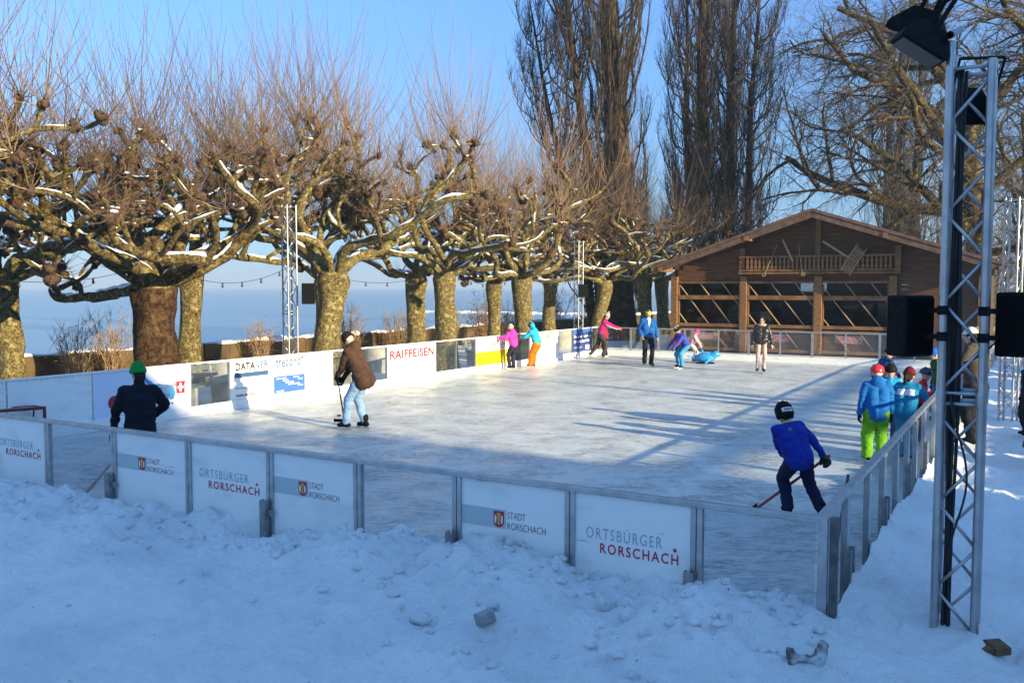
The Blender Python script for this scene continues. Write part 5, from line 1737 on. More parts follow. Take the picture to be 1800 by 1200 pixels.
def person(pos, heading, h, label, jacket, trousers, head='beanie', headcol=None, lean=4, side=0, twist=0, pelvis=(0, 0, .93), feet=((-.10, .0, .0, 0), (.10, .0, 0, 0)), hands=((-.26, .06, .82), (.26, .06, .82)),
           look=(0, 0), glove=None, boot=None, blade=True, hair=None, puffy=1.0, bulk=1.0, headscale=1.0, legr=1.0, hood=None, extras=(), curl=.6, elbow=(0, -1, -.2), hem=.0, group=None, z=0.0, flare=0.0):
    s = h / 1.75
    bh = (.052 if blade else 0)
    root = empty('person', (pos[0], pos[1], z), rad(heading) - math.pi / 2)
    tag(root, label, 'person', group)
    A = lambda p: np.array(p, float)
    lf, sd, tw = rad(lean), rad(side), rad(twist)
    spine = unit(A((math.sin(sd), math.sin(lf), math.cos(lf) * math.cos(sd))))
    rgt = unit(A((math.cos(tw), math.sin(tw), 0)) - spine * np.dot(A((math.cos(tw), math.sin(tw), 0)), spine))
    fwd = np.cross(spine, rgt)
    fwd = fwd if fwd[1] > 0 or abs(tw) > 1.2 else -fwd
    P0 = A(pelvis) + A((0, 0, bh / s))
    neck = P0 + spine * .50
    shoulders = [P0 + spine * .46 + rgt * k * .178 * bulk for k in (-1, 1)]
    hips = [P0 + A((k * .088, 0, -.03)) for k in (-1, 1)]
    ank = [A((f[0], f[1], f[2] + .085)) + A((0, 0, bh / s)) for f in feet]
    knees = []
    for k in (0, 1):
        ang = rad(feet[k][3])
        kn, an = ik(hips[k], ank[k], .43, .42, A((math.sin(-ang) * .4 + (k - .5) * .1, 1, .1)))
        knees.append(kn); ank[k] = an
    elb, wri = [], []
    for k in (0, 1):
        hint = A(elbow) * A((1 if k else -1, 1, 1)) + rgt * (.5 if k else -.5)
        e, w = ik(shoulders[k], A(hands[k]), .285, .255, hint)
        elb.append(e); wri.append(w)
    pit, yw = rad(look[0]), rad(look[1])
    hf = unit(fwd * math.cos(yw) * math.cos(pit) + rgt * math.sin(-yw) * math.cos(pit) - UP * math.sin(pit))
    hup = unit(UP * .75 + spine * .35 - hf * np.dot(UP * .75 + spine * .35, hf))
    hr = np.cross(hf, hup)
    H = neck + unit(spine * .6 + UP * .4 + hf * .12) * (.175 + .03 * (headscale - 1))
    hs = headscale
    hax = (hr, hf, hup)
    # ---- the body: one continuous surface
    b = MB()
    b.ell(H + hup * .018 * hs, (.074 * hs, .092 * hs, .108 * hs), 18, 14, hax)
    b.ell(H - hup * .055 * hs + hf * .022 * hs, (.056 * hs, .066 * hs, .062 * hs), 14, 10, hax)
    b.cap(H + hf * .088 * hs + hup * .012 * hs, H + hf * .108 * hs - hup * .022 * hs, .010 * hs, .015 * hs, 8)
    for k in (-1, 1):
        b.ell(H + hr * k * .076 * hs - hup * .005 * hs - hf * .005, (.012 * hs, .022 * hs, .032 * hs), 10, 8, hax)
        b.ell(H + hr * k * .034 * hs + hf * .066 * hs - hup * .022 * hs, (.020 * hs, .02 * hs, .018 * hs), 8, 6, hax)
    b.cap(neck - spine * .05, H - hup * .05, .056, .052, 12)
    b.cap(shoulders[0], shoulders[1], .06, .06, 12)
    for k in (-1, 1):
        b.cap(P0 + rgt * .055 * k + spine * .05, P0 + rgt * .075 * k + spine * .36, .095, .10, 14)
        b.cap(P0 + rgt * .06 * k - spine * .02, P0 + rgt * .05 * k + spine * .1, .10, .095, 14)
    for k in (0, 1):
        b.cap(shoulders[k], elb[k], .048, .040); b.cap(elb[k], wri[k], .040, .027)
        b.cap(hips[k], knees[k], .085, .055); b.cap(knees[k], ank[k], .055, .040)
        b.cap(ank[k] - A((0, 0, .05)), ank[k] + A((math.sin(-rad(feet[k][3])) * .13, math.cos(rad(feet[k][3])) * .13, -.055)), .035, .028)
        d = unit(wri[k] - elb[k])
        sidev = rgt * (-1 if k else 1) * .4 + fwd
        hand(b, wri[k], d, rgt * (-1 if k else 1), sidev, 1.0, 0, curl)
    def put(name, me, m, scale=True, par=None):
        if scale:
            me.transform(Matrix.Scale(s, 4))
        if not me.materials:
            me.materials.append(m)
        o = bpy.data.objects.new(name, me)
        col.objects.link(o)
        o.parent = par or root
        return o
    def putmb(name, mb, m, smooth=True, par=None):
        me = mb.mesh(name)
        if smooth:
            me.polygons.foreach_set("use_smooth", np.ones(len(me.polygons), dtype=bool)); me.set_sharp_from_angle(angle=rad(50))
        return put(name, me, m, True, par)
    seed = int(abs(pos[0] * 100 + pos[1] * 37)) % 97
    put('body', remesh(b, .0105, smooth=3), M_SKIN)
    for k in (-1, 1):
        e = MB(); e.ell(H + hr * k * .033 * hs + hf * .083 * hs + hup * .010 * hs, (.012 * hs, .008 * hs, .008 * hs), 8, 6, hax); putmb('eye', e, M_EYE)
        e = MB(); e.cap(H + hr * k * .020 * hs + hf * .090 * hs + hup * .028 * hs, H + hr * k * .048 * hs + hf * .080 * hs + hup * .029 * hs, .0045 * hs, .004 * hs, 6); putmb('eyebrow', e, hair or M_EYE)
    e = MB(); e.cap(H - hr * .02 * hs + hf * .083 * hs - hup * .052 * hs, H + hr * .02 * hs + hf * .083 * hs - hup * .052 * hs, .007 * hs, .007 * hs, 6); putmb('mouth', e, M_LIP)
    # ---- jacket
    p_ = puffy
    j = MB()
    for k in (-1, 1):
        j.cap(P0 + rgt * .055 * k + spine * (.02 - hem) - fwd * .005, P0 + rgt * .075 * k * bulk + spine * .20, (max(.128 * p_, .108 * legr + .012) + flare) * bulk, .125 * p_ * bulk, 16)
        j.cap(P0 + rgt * .07 * k * bulk + spine * .18, P0 + rgt * .085 * k * bulk + spine * .36, .126 * p_ * bulk, .118 * p_ * bulk, 16)
    j.cap(shoulders[0] - spine * .01, shoulders[1] - spine * .01, .082 * p_, .082 * p_, 14)
    j.cap(P0 + spine * .42, neck + spine * .045, .10, .072, 14)
    for k in (0, 1):
        dn = unit(wri[k] - elb[k])
        j.cap(shoulders[k], elb[k], .076 * p_, .064 * p_, 12); j.cap(elb[k], wri[k] - dn * .015, .064 * p_, .050 * p_, 12)
    if hood is not None:
        j.ell(neck - fwd * .085 + spine * .03, (.12, .075, .10), 14, 10, (rgt, fwd, spine))
        j.cap(neck - rgt * .08 - fwd * .02 + spine * .03, neck + rgt * .08 - fwd * .02 + spine * .03, .055, .055, 10)
    if hood == 'up':
        j.ell(H - hf * .025 + hup * .01, (.115 * hs, .105 * hs, .142 * hs), 16, 12, hax)
    jo = put('jacket', remesh(j, .014, .015 if puffy < 1.15 else .020, (7, 7, 15) if puffy < 1.15 else (5, 5, 17), seed, 3), jacket)
    if 'backstripe' in extras:
        me = jo.data
        me.materials.append(mat("white band", (.62, .64, .70), None, rough=.8))
        n = len(me.polygons)
        ce = np.empty(n * 3); me.polygons.foreach_get("center", ce)
        ce = ce.reshape(-1, 3) / s - P0
        a, bb, cc = ce @ spine, ce @ rgt, ce @ fwd
        me.polygons.foreach_set("material_index", ((a > .27) & (a < .385) & (np.abs(bb) < .155) & (cc < .02)).astype(np.int32))
    # ---- trousers
    t = MB()
    for k in (0, 1):
        t.cap(P0 + A((-.05 if k == 0 else .05, -.005, .03)), hips[k], .104, .104, 14)
        t.cap(hips[k], knees[k], .112 * legr, .085 * legr, 14)
        t.cap(knees[k], ank[k] + A((0, 0, .01)), .085 * legr, .076 * legr, 14)
    put('trousers', remesh(t, .014, .014, (7, 7, 15), seed + 5, 3), trousers)
    # ---- gloves, boots, blades
    if glove:
        for k in (0, 1):
            d = unit(wri[k] - elb[k])
            gm = MB()
            gm.cap(wri[k] - d * .055, wri[k] + d * .01, .046, .040, 10)
            hand(gm, wri[k], d, rgt * (-1 if k else 1), rgt * (-1 if k else 1) * .4 + fwd, 1.12, .008 if glove[1] < 1.3 else .017, curl)
            put('glove', remesh(gm, .0075, smooth=2), glove[0])
    for k in (0, 1):
        an = rad(feet[k][3])
        f = A((math.sin(-an), math.cos(an), 0)); sx_ = A((math.cos(an), math.sin(an), 0))
        if len(feet[k]) > 4:
            f = unit(f - UP * math.tan(rad(feet[k][4])))
        q = MB()
        q.cap(ank[k] + UP * .08 - f * .01, ank[k] - UP * .03 - f * .012, .058, .052, 12)
        q.cap(ank[k] - UP * .045 - f * .045, ank[k] - UP * .050 + f * .14, .044, .038, 12)
        q.cap(ank[k] - UP * .035 + f * .03, ank[k] - UP * .050 + f * .12, .048, .040, 12)
        bo = put('skate' if blade else 'shoe', remesh(q, .010, smooth=2), boot or M_BLACK)
        if blade:
            q = MB()
            c = ank[k] - UP * .112 + f * .045
            q.box(c, (.006, .29, .028), (sx_, f, np.cross(sx_, f)))
            for dd in (-.07, .09):
                q.box(c + f * dd + UP * .026, (.022, .075, .032), (sx_, f, np.cross(sx_, f)))
            putmb('blade', q, M_STEELB, False, bo)
    # ---- head
    if hair:
        q = MB(); q.ell(H + hup * .022 * hs - hf * .012, (.086 * hs, .098 * hs, .114 * hs), 16, 12, hax, z0=-.35)
        q.ell(H - hf * .045 * hs - hup * .03, (.075 * hs, .06 * hs, .10 * hs), 12, 10, hax)
        if 'long' in extras:
            q.cap(H - hf * .05 - hup * .05, neck - fwd * .09 - spine * .08, .06, .045, 10)
        put('hair', remesh(q, .010, .006, (40, 40, 12), seed), hair)
        if 'ponytail' in extras:
            q = MB(); a = H - hf * .10 + hup * .0 - hr * .02
            q.cap(a, a - hf * .06 - UP * .10 - hr * .02, .030, .042, 10); q.cap(a - hf * .06 - UP * .10 - hr * .02, a - hf * .05 - UP * .26 - hr * .04, .042, .012, 10)
            put('ponytail', remesh(q, .009, .006, (40, 40, 10), seed), hair)
    if head == 'beanie':
        q = MB()
        q.ell(H + hup * .035 * hs - hf * .010, (.092 * hs, .106 * hs, .128 * hs), 18, 14, hax, z0=-.25)
        q.lathe([(.090, -.028), (.101, -.026), (.103, .008), (.098, .028), (.09, .03)], H + hup * .028 * hs - hf * .010, 20, (hr * hs, hf * 1.1 * hs, hup * hs))
        ho = put('beanie', remesh(q, .009, .004, (70, 70, 18), seed), headcol)
        if 'pompom' in extras:
            q = MB(); q.ell(H + hup * .175 * hs - hf * .02, (.038, .038, .036), 12, 9); m_ = q.mesh('pompom')
            put('pompom', m_, headcol, True, ho)
    elif head in ('helmet', 'hockey', 'cap', 'stripe_helmet'):
        q = MB()
        c = H + hup * .030 * hs - hf * .012
        if head == 'cap':
            q.ell(c, (.094 * hs, .106 * hs, .108 * hs), 18, 10, hax, z0=0)
            q.ell(c + hf * .115 * hs + hup * .012, (.075, .075, .010), 14, 6, hax)
            ho = put('cap', remesh(q, .008), headcol)
        else:
            q.ell(c, (.112 * hs, .132 * hs, .122 * hs), 22, 14, hax, z0=-.18)
            if head == 'hockey':
                q.ell(c - hf * .05 * hs - hup * .06 * hs, (.106 * hs, .085 * hs, .075 * hs), 16, 10, hax)
                for k in (-1, 1):
                    q.ell(c + hr * k * .085 * hs - hup * .06 * hs, (.028 * hs, .06 * hs, .06 * hs), 10, 8, hax)
            ho = put('helmet', remesh(q, .008, smooth=2), headcol)
            v = MB()
            for k in (-1, 0, 1):
                for r0 in (.25, .62):
                    a = rad(90 - 60 * r0)
                    pts = []
                    for tt in np.linspace(-.5, .55, 7):
                        e1 = math.sin(k * .55); e3 = math.cos(k * .55)
                        pts.append(c + hr * .1135 * hs * e1 * math.cos(tt) + hup * .1235 * hs * e3 * math.cos(tt) + hf * (.1335 * hs * math.sin(tt) - .0))
                    v.tube(pts[(0 if r0 < .5 else 4):(3 if r0 < .5 else 7)], .009 * hs, 6)
            putmb('vents', v, M_RUBBER if head != 'stripe_helmet' else mat("white shell", (.75, .75, .76), None, rough=.3), True, ho)
            v = MB()
            for k in (-1, 1):
                v.tube([c + hr * k * .098 * hs + hf * .02 - hup * .02, c + hr * k * .085 * hs + hf * .03 - hup * .10 * hs, c + hr * k * .02 + hf * .055 * hs - hup * .145 * hs], .005, 5)
            putmb('strap', v, M_RUBBER, True, ho)
            if head == 'hockey':
                v = MB(); v.ell(c + hup * .03 * hs - hf * .005, (.1155 * hs, .136 * hs, .02 * hs), 20, 6, hax); putmb('rib', v, M_BLACK, True, ho)
                v = MB()
                pts = [c - hf * (.1345 * hs * math.cos(a)) + hr * (.114 * hs * math.sin(a)) - hup * .035 * hs for a in np.linspace(-.62, .62, 9)]
                for a_, b_ in zip(pts[:-1], pts[1:]):
                    v.box((a_ + b_) / 2, (np.linalg.norm(b_ - a_) * 1.05, .006, .055 * hs), (unit(b_ - a_), unit(np.cross(hup, b_ - a_)), hup))
                st_ = putmb('label_strip', v, mat("white label", (.7, .7, .7), None, rough=.4), False, ho)
                me = text_mesh('atm', .10 * hs, .030 * hs, .03)
                ww = (pts[5] - pts[3])
                me.materials.append(P_DARK)
                ex, en = unit(pts[6] - pts[2]), -hf
                if np.dot(np.cross(ex, hup), en) < 0: ex = -ex
                o = bpy.data.objects.new('lettering', me); col.objects.link(o); o.parent = st_
                p0 = (c - hf * .142 * hs - hup * .050 * hs - ex * .05 * hs) * s
                o.matrix_basis = Matrix(((ex[0] * s, hup[0] * s, en[0] * s, p0[0]), (ex[1] * s, hup[1] * s, en[1] * s, p0[1]), (ex[2] * s, hup[2] * s, en[2] * s, p0[2]), (0, 0, 0, 1)))
    elif head == 'headband':
        q = MB(); q.lathe([(.088, -.02), (.096, -.018), (.097, .035), (.09, .04)], H + hup * .035 * hs, 22, (hr * hs, hf * 1.16 * hs, hup * hs))
        putmb('headband', q, headcol)
    if 'scarf' in extras:
        q = MB()
        for k in range(10):
            a0, a1 = k * .628, (k + 1) * .628
            f0 = lambda a: neck + spine * .045 + rgt * .092 * math.cos(a) + fwd * (.085 * math.sin(a) + .012)
            q.cap(f0(a0), f0(a1), .048, .048, 8)
        put('scarf', remesh(q, .012, .010, (18, 18, 18), seed), mat("beige scarf", (.42, .33, .22), (.34, .26, .17), 14, .9, 0, .5, 50))
    if 'shirt' in extras:
        q = MB(); c = P0 + spine * .33 + fwd * .108
        q.prism([(-.05, .17), (0, -.06), (.05, .17)], c, (rgt, spine, fwd), .022)
        q.ell(neck + fwd * .05 + spine * .02, (.065, .035, .04), 10, 8, (rgt, fwd, spine))
        putmb('white_shirt', q, mat("white shirt", (.75, .75, .76), None, rough=.8))
    if 'sleevestripe' in extras:
        q = MB()
        for k in (0, 1):
            a, e_, w = shoulders[k], elb[k], wri[k]
            o_ = UP * -.05 + rgt * (.045 if k else -.045)
            q.cap(a + o_, e_ + o_ * .9, .018, .018, 6); q.cap(e_ + o_ * .9, w + o_ * .7, .018, .016, 6)
        putmb('white_stripe', q, mat("white band", (.62, .64, .70), None, rough=.8))
    if 'badge' in extras:
        q = MB(); q.ell(P0 + spine * .40 - rgt * .09 - fwd * .128, (.030, .006, .036), 14, 8, (rgt, fwd, spine)); putmb('badge', q, mat("dull gold badge", (.22, .13, .04), None, rough=.6))
    if 'collar' in extras:
        q = MB(); q.lathe([(.070, -.01), (.076, -.01), (.074, .022), (.068, .022)], neck + spine * .038, 18, (rgt, fwd, spine)); putmb('collar', q, mat("yellow collar", (.62, .50, .05), None, rough=.7))
    to_world = lambda p: np.array(Matrix.Translation((pos[0], pos[1], z)) @ Matrix.Rotation(rad(heading) - math.pi / 2, 4, 'Z') @ Vector((p[0] * s, p[1] * s, p[2] * s)))
    return root, [to_world(w + unit(w - e) * .07) for w, e in zip(wri, elb)], to_world

C = cloth
GSK = 'skaters on the ice'
JEANS = C('light jeans', (.22, .36, .55))
# man in the green hat, back to the camera
person((-4.50, 10.65), 112, 1.65, 'man in bright green beanie and black jacket at the left boards, back turned', C('black', (.010, .012, .018)), C('dark jeans', (.02, .025, .04)), 'beanie', C('green knit', (.01, .28, .05)),
       lean=6, look=(5, 30), hands=((-.34, .12, .86), (.16, .30, 1.08)), elbow=(.9, -.6, 0), glove=(C('black', (.010, .012, .018)), 1), puffy=1.02, bulk=.94, hair=C('dark hair', (.03, .02, .015)), group=GSK, hem=.10, flare=.015)
stick(R(.10, 7.35, .98), gp(140, 880, .04), -W * .2 + U * -.6, M_STICKW, 'taped wooden hockey stick leaning inside the near boards by the second post from the left')
# man in the brown jacket
r, hw, tw_ = person((-2.88, 16.15), 158, 1.84, 'man in brown hooded jacket and pale jeans bending over his stick on the ice', C('brown', (.075, .040, .024)), JEANS, 'beanie', C('dark brown hair', (.022, .012, .010)),
       lean=24, side=0, pelvis=(0, -.16, .90), feet=((-.09, .12, 0, 5), (.10, -.14, 0, -8)), hands=((-.02, .34, .90), (.06, .32, .78)), look=(38, 0), glove=(M_BLACK, 1), puffy=1.02, bulk=.96, hood=True, legr=.95, group=GSK, hem=.10, flare=.04, curl=1.0)
stick(hw[0] + np.array([0, 0, .12]), gp(606, 742, .04), (-.9, .3, 0), M_STICKB, 'black hockey stick held by the brown jacketed man', .24)
# two children leaning on the boards
q = R(18.0, 13.06)
person(q, 128, 1.42, 'child in bright pink jacket and dark purple trousers leaning on the boards', C('pink', (.80, .05, .36)), C('dark purple', (.030, .022, .055)), 'beanie', C('cream knit', (.62, .56, .42)),
       lean=16, pelvis=(0, -.12, .90), hands=((-.46, .16, 1.26), (.22, .40, 1.22)), elbow=(.5, -.2, -1), look=(15, -10), glove=(C('pink', (.80, .05, .36)), 1), headscale=1.12, hood=True, puffy=1.06, group='children leaning on the left boards', boot=M_BLACK)
q = R(18.95, 12.86)
person(q, 140, 1.46, 'child in turquoise hooded jacket and orange trousers leaning on the boards', C('turquoise', (.03, .38, .66)), C('orange', (.90, .16, .01)), 'beanie', C('dark blue cap', (.02, .04, .11)),
       lean=24, pelvis=(.0, -.26, .91), hands=((-.20, .34, 1.20), (.12, .42, 1.22)), elbow=(.5, -.2, -1), look=(10, 50), glove=(C('pale glove', (.4, .42, .44)), 1), headscale=1.12, hood='up', puffy=1.08, legr=1.18, group='children leaning on the left boards')
# far corner
person((3.25, 32.3), -12, 1.70, 'skater with deep pink sleeves and dark bib trousers stretching an arm ahead', C('deep pink', (.52, .02, .17)), C('dark brown grey', (.050, .040, .036)), 'beanie', C('grey knit', (.36, .34, .31)),
       lean=20, pelvis=(.0, -.02, .90), feet=((.0, -.40, .05, 20, 20), (.06, .10, 0, 0)), hands=((-.16, .62, 1.16), (.16, .70, 1.12)), elbow=(.6, 0, -1), look=(12, 0), extras=('pompom', 'long', 'sleevestripe'), hair=C('brown hair', (.05, .025, .015)), boot=C('white boot', (.75, .75, .72)), group=GSK, curl=.3)
person(R(24.45, 12.75), 150, 1.25, 'child in red jacket at the far left corner, half hidden by the pink sleeved skater', C('red', (.42, .02, .05)), C('black', (.010, .012, .018)), 'beanie', C('red', (.42, .02, .05)),
       lean=12, hands=((-.25, .3, 1.15), (.25, .3, 1.15)), headscale=1.12, glove=(C('green glove', (.02, .35, .10)), 1), group=GSK)
person((4.46, 29.1), -82, 1.84, 'tall man in blue jacket with yellow headband and white shirt, facing the camera', C('royal blue', (.012, .10, .34)), C('black', (.010, .012, .018)), 'headband', C('neon yellow', (.72, .85, .08)),
       lean=3, feet=((-.10, .04, 0, 14), (.10, -.02, 0, -14)), hands=((-.31, .05, .86), (.24, .12, .98)), look=(10, 12), extras=('shirt',), hair=C('grey brown hair', (.12, .09, .07)), boot=C('brown boot', (.10, .05, .035)), puffy=1.12, group=GSK, curl=.5, legr=.95)
person((5.40, 28.3), 205, 1.52, 'boy in white striped helmet and blue jacket crouching with both arms ahead', C('violet blue', (.045, .07, .40)), C('sky blue', (.05, .26, .50)), 'stripe_helmet', M_BLACK,
       lean=34, pelvis=(.0, -.22, .80), feet=((-.12, .02, 0, 10), (.14, -.02, 0, -10)), hands=((-.18, .44, .80), (.18, .46, .78)), look=(5, 0), glove=(C('blue glove', (.03, .12, .3)), 1), headscale=1.1, group=GSK)
person((5.62, 29.75), -100, 1.18, 'small child in red top and black trousers behind the crouching boy', C('dark red', (.30, .02, .03)), C('black', (.010, .012, .018)), 'beanie', C('maroon', (.16, .02, .03)), lean=16, look=(15, 0), headscale=1.2, group=GSK)
person((6.32, 30.75), -20, 1.16, 'small child in pale pink jacket and white trousers pushing the blue seal', C('pale pink', (.70, .34, .42)), C('white', (.62, .60, .60)), 'beanie', C('pink', (.80, .30, .42)),
       lean=20, pelvis=(0, -.12, .86), hands=((-.2, .42, .78), (.2, .42, .78)), headscale=1.22, look=(10, 0), group=GSK)
# blue seal-shaped skating aid
se = empty('skating_aid', (6.72, 30.35, 0))
tag(se, 'blue plastic seal shaped skating aid pushed by the small pink child', 'skating aid')
M_SEAL = mat("blue plastic", (.02, .24, .56), None, rough=.3)
e1 = unit(np.array([.96, -.26, 0])); e2 = np.cross(Z, e1); c = np.array([6.62, 30.30, 0])
m = MB()
m.ell(c + Z * .20, (.34, .19, .18), 18, 12, (e1, e2, Z)); m.cap(c + e1 * .16 + Z * .22, c + e1 * .34 + Z * .33, .14, .12); m.cap(c + e1 * .36 + Z * .34, c + e1 * .46 + Z * .31, .09, .06)
m.cap(c - e1 * .25 + Z * .16, c - e1 * .45 + Z * .20, .10, .05)
for k in (-1, 1):
    m.cap(c - e1 * .42 + Z * .2, c - e1 * .58 + e2 * k * .10 + Z * .24, .04, .03); m.cap(c + e1 * .12 + e2 * k * .15 + Z * .12, c + e1 * .02 + e2 * k * .30 + Z * .05, .05, .035)
me = remesh(m, .016); me.materials.append(M_SEAL); o = bpy.data.objects.new('seal_body', me); col.objects.link(o); attach(o, se)
for k in (-1, 1):
    m = MB(); m.tube([c - e1 * .05 + e2 * k * .10 + Z * .33, c - e1 * .14 + e2 * k * .14 + Z * .52], .016, 8); m.build('handle', M_SEAL, se, smooth=True)
    m = MB(); m.box(c + e2 * k * .11 + Z * .02, (.6, .03, .04), (e1, e2, Z)); m.build('runner', M_BLACK, se)
    m = MB(); m.ell(c + e1 * .40 + e2 * k * .07 + Z * .38, (.018, .018, .018), 8, 6); m.build('eye', M_EYE, se, smooth=True)
person((7.60, 26.95), -104, 1.68, 'woman in shiny black puffer jacket, beige scarf and pale pink leggings skating alone', mat("black puffer", (.012, .011, .011), (.022, .02, .02), 8, .38, 0, .3, 30), C('pale pink leggings', (.50, .36, .34)), 'none', None,
       lean=5, feet=((-.07, .03, 0, 8), (.12, -.05, 0, -10)), hands=((-.32, .12, .88), (.30, .02, .84)), look=(18, -10), extras=('scarf', 'long'), hair=C('black hair', (.012, .009, .008)), boot=C('black and white boot', (.03, .03, .03)), puffy=1.2, legr=.72, group=GSK, curl=.5, hem=-.02)
# the hockey boy near the corner
r, hw, tw_ = person((3.24, 9.86), 100, 1.38, 'boy in black hockey helmet and royal blue sweater, seen from behind with a red stick', C('strong blue', (.012, .035, .32)), C('navy', (.012, .018, .05)), 'hockey', M_BLACK,
       lean=24, side=-10, twist=14, bulk=1.15, legr=1.1, pelvis=(-.08, -.10, .82), feet=((-.12, .12, 0, 0), (.26, -.14, 0, -18)), hands=((-.10, .36, .86), (.40, .02, .84)), elbow=(1, -.3, .2), look=(10, -20), glove=(mat("hockey glove", (.012, .012, .012), (.10, .07, .03), 9, .6, lo=.55, hi=.62), 1.6), headscale=1.12, puffy=1.05, group=GSK, curl=1.1, extras=('badge', 'collar'), hem=.04)
stick(hw[1] + np.array([.05, .0, .05]), gp(1330, 893, .03), (-.5, -.85, 0), M_STICKR, 'red hockey stick with black grip held by the boy in the black hockey helmet', .20)
# the group along the right-hand side
GR = 'children gathered at the right side of the rink'
person((5.38, 13.0), 82, 1.40, 'child in red helmet, blue jacket and bright green trousers, seen from behind', C('bright blue', (.012, .13, .42)), C('apple green', (.16, .42, .02)), 'helmet', mat("red shell", (.62, .02, .03), None, rough=.25),
       lean=4, feet=((-.15, .02, 0, 12), (.12, .06, 0, -12)), hands=((-.30, .02, .92), (.28, .12, .90)), elbow=(1, -.8, 0), glove=(M_BLACK, 1), headscale=1.14, puffy=1.14, legr=1.28, group=GR, hood=True, hem=.08, look=(6, -15))
person((6.10, 14.25), -112, 1.31, 'smiling child in black helmet facing the camera, between the red helmet and ponytail', C('turquoise', (.03, .30, .50)), C('grey blue', (.08, .12, .2)), 'helmet', M_BLACK, lean=6, headscale=1.16, group=GR, look=(8, 0), glove=(M_BLACK, 1))
person((5.92, 13.2), 52, 1.38, 'girl in dark red beanie with brown ponytail and turquoise jacket with a white band', C('teal blue', (.015, .22, .40)), C('light blue snow trousers', (.06, .26, .48)), 'beanie', C('dark red knit', (.13, .008, .015)),
       lean=20, pelvis=(0, -.16, .92), hands=((-.10, .40, 1.02), (.34, .30, 1.05)), elbow=(.6, -.3, -1), look=(8, 5), hair=C('long brown hair', (.035, .016, .010)), extras=('ponytail', 'backstripe'), glove=(M_BLACK, 1), headscale=1.12, puffy=1.12, legr=1.15, group=GR, hem=.06)
person((8.05, 19.1), 20, 1.36, 'child in black helmet and navy jacket bending down behind the red helmet', C('navy blue', (.012, .04, .14)), C('black', (.010, .012, .018)), 'helmet', M_BLACK, lean=32, pelvis=(0, -.2, .84), hands=((-.2, .4, .8), (.2, .4, .8)), headscale=1.14, group=GR)
person((6.72, 14.62), -20, 1.22, 'child in dark blue helmet and red jacket leaning over the right rail', C('scarlet', (.60, .02, .03)), C('dark blue', (.02, .03, .08)), 'helmet', mat("dark blue shell", (.012, .02, .07), None, rough=.25), lean=14, hands=((-.2, .34, 1.2), (.25, .34, 1.2)), headscale=1.18, group=GR, glove=(M_BLACK, 1))
person((8.22, 17.0), 175, 1.38, 'child in bright blue helmet and dark green jacket close behind the big mast', C('dark green', (.010, .085, .025)), C('blue trousers', (.04, .14, .30)), 'helmet', mat("bright blue shell", (.02, .14, .55), None, rough=.25), lean=10, headscale=1.14, group=GR, glove=(C('dark glove', (.02, .02, .03)), 1))
GO = 'onlookers beside the rink'
person((7.28, 13.85), 135, 1.84, 'adult in white cap and dark grey brown coat seen through the big mast', C('grey brown', (.075, .058, .045)), C('black', (.010, .012, .018)), 'cap', C('white cap', (.72, .73, .75)), lean=8, hands=((-.2, .30, 1.12), (.25, .28, 1.05)), elbow=(.6, -.3, -1), blade=False, hair=C('dark hair', (.03, .02, .015)), puffy=1.1, group=GO, hem=.16, z=.16, glove=(M_BLACK, 1))
person((9.05, 17.2), 200, 1.74, 'adult in olive coat with light brown hair standing half behind the right loudspeaker', C('olive', (.10, .085, .05)), C('black', (.010, .012, .018)), 'none', None, lean=3, blade=False, hair=C('light brown hair', (.28, .17, .08)), extras=('long', 'scarf'), group=GO, hem=.18, z=.12)
person((8.56, 14.6), 170, 1.30, 'person in black coat cut off by the right edge of the picture', C('black', (.010, .012, .018)), C('black', (.010, .012, .018)), 'none', None, lean=6, blade=False, hair=C('dark hair', (.03, .02, .015)), group=GO, hem=.22, z=.16, glove=(M_BLACK, 1))
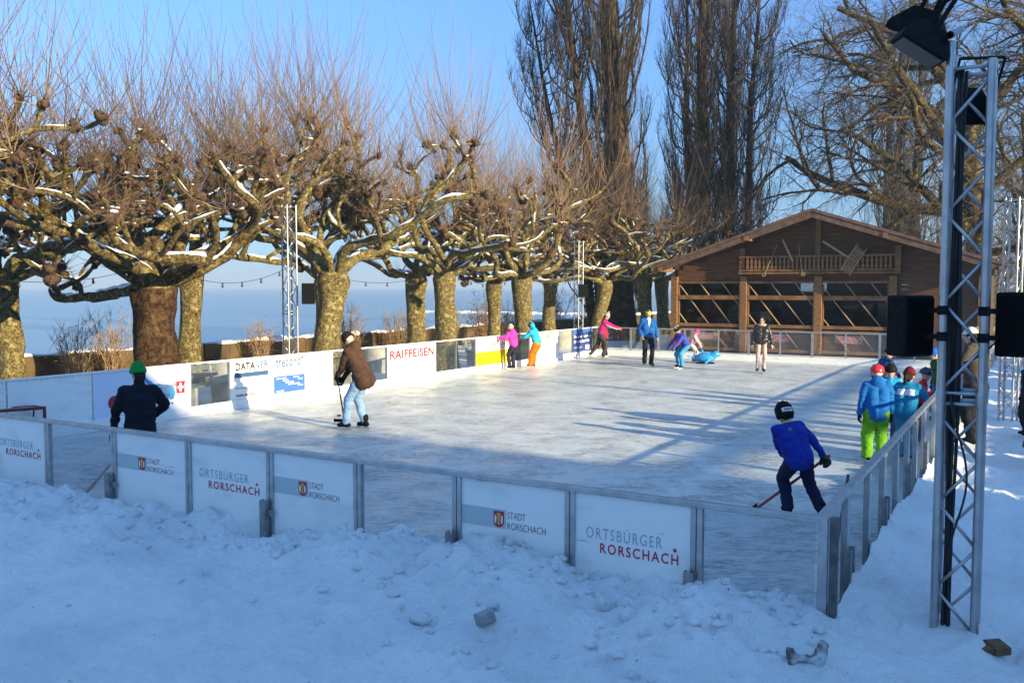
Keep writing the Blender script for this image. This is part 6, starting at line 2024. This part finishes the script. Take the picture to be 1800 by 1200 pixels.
# dark bag at the right edge
bg_ = empty('shoulder_bag', (6.95, 12.1, .16)); tag(bg_, 'dark brown shoulder bag hanging at the right edge of the picture', 'bag')
r, hw, tw_ = person((7.42, 12.05), 110, 1.72, 'adult in dark coat standing just outside the right edge, holding the brown bag', C('dark brown coat', (.03, .022, .016)), C('black', (.010, .012, .018)), 'beanie', C('black knit', (.012, .012, .012)), lean=4, blade=False, hands=((-.30, .02, .80), (.28, .05, .80)), group=GO, hem=.24, z=.16, glove=(M_BLACK, 1), curl=1.0)
c = gp(1786, 772, .5); c = hw[0] + np.array([0, 0, -.36])
m = MB(); m.prism([(-.17, -.16), (.16, -.20), (.20, .06), (.10, .16), (-.10, .16)], c - np.array([0, .05, 0]), ((1, 0, 0), (0, 0, 1), (0, 1, 0)), .11); m.build('bag_body', mat("brown leather", (.045, .030, .018), (.03, .02, .012), 9, .5, 0, .3, 40), bg_, bevel=.02)
m = MB(); m.tube([c + np.array([-.10, 0, .15]), c + np.array([-.05, 0, .32]), c + np.array([.02, 0, .37]), c + np.array([.07, 0, .30]), c + np.array([.10, 0, .15])], .010, 6); m.build('strap', mat("brown leather", (0, 0, 0)), bg_)

# dirty broken bracket in the snow, its edges iced over
m = MB()
c = gp(1428, 1150, .45) - np.array([0, 0, .07])
m.bar(c + np.array([-.12, 0, -.1]), c + np.array([-.12, .03, .10]), .05, .04); m.bar(c + np.array([-.02, -.02, -.12]), c + np.array([.10, .06, .12]), .055, .05); m.bar(c + np.array([-.13, .03, .06]), c + np.array([.03, .03, .03]), .06, .04)
me = remesh(m, .010, .016, (16, 16, 16), 3, 2)
me.materials.append(mat("rusty concrete grey", (.10, .095, .085), (.50, .52, .54), 9, .9, 0, .6, 40, lo=.45, hi=.62))
o = bpy.data.objects.new('broken_bracket', me); col.objects.link(o)
tag(o, 'dirty grey broken bracket sticking out of the snow below the corner post', 'bracket')

# ---------------------------------------------------------------- winter haze over the lake
hz = MB(); hz.box((0, 1500, 14.0), (9000, 9000, 33.0))
ho = hz.build('haze', None)
hm = bpy.data.materials.new('winter haze'); hm.use_nodes = True
ht = hm.node_tree; ht.nodes.clear()
hv = ht.nodes.new('ShaderNodeVolumePrincipled')
hv.inputs['Color'].default_value = (.50, .64, .82, 1)
hv.inputs['Density'].default_value = .0007
hout = ht.nodes.new('ShaderNodeOutputMaterial')
ht.links.new(hv.outputs[0], hout.inputs['Volume'])
ho.data.materials.append(hm)
tag(ho, 'pale winter haze over the lake and the park', kind='stuff')
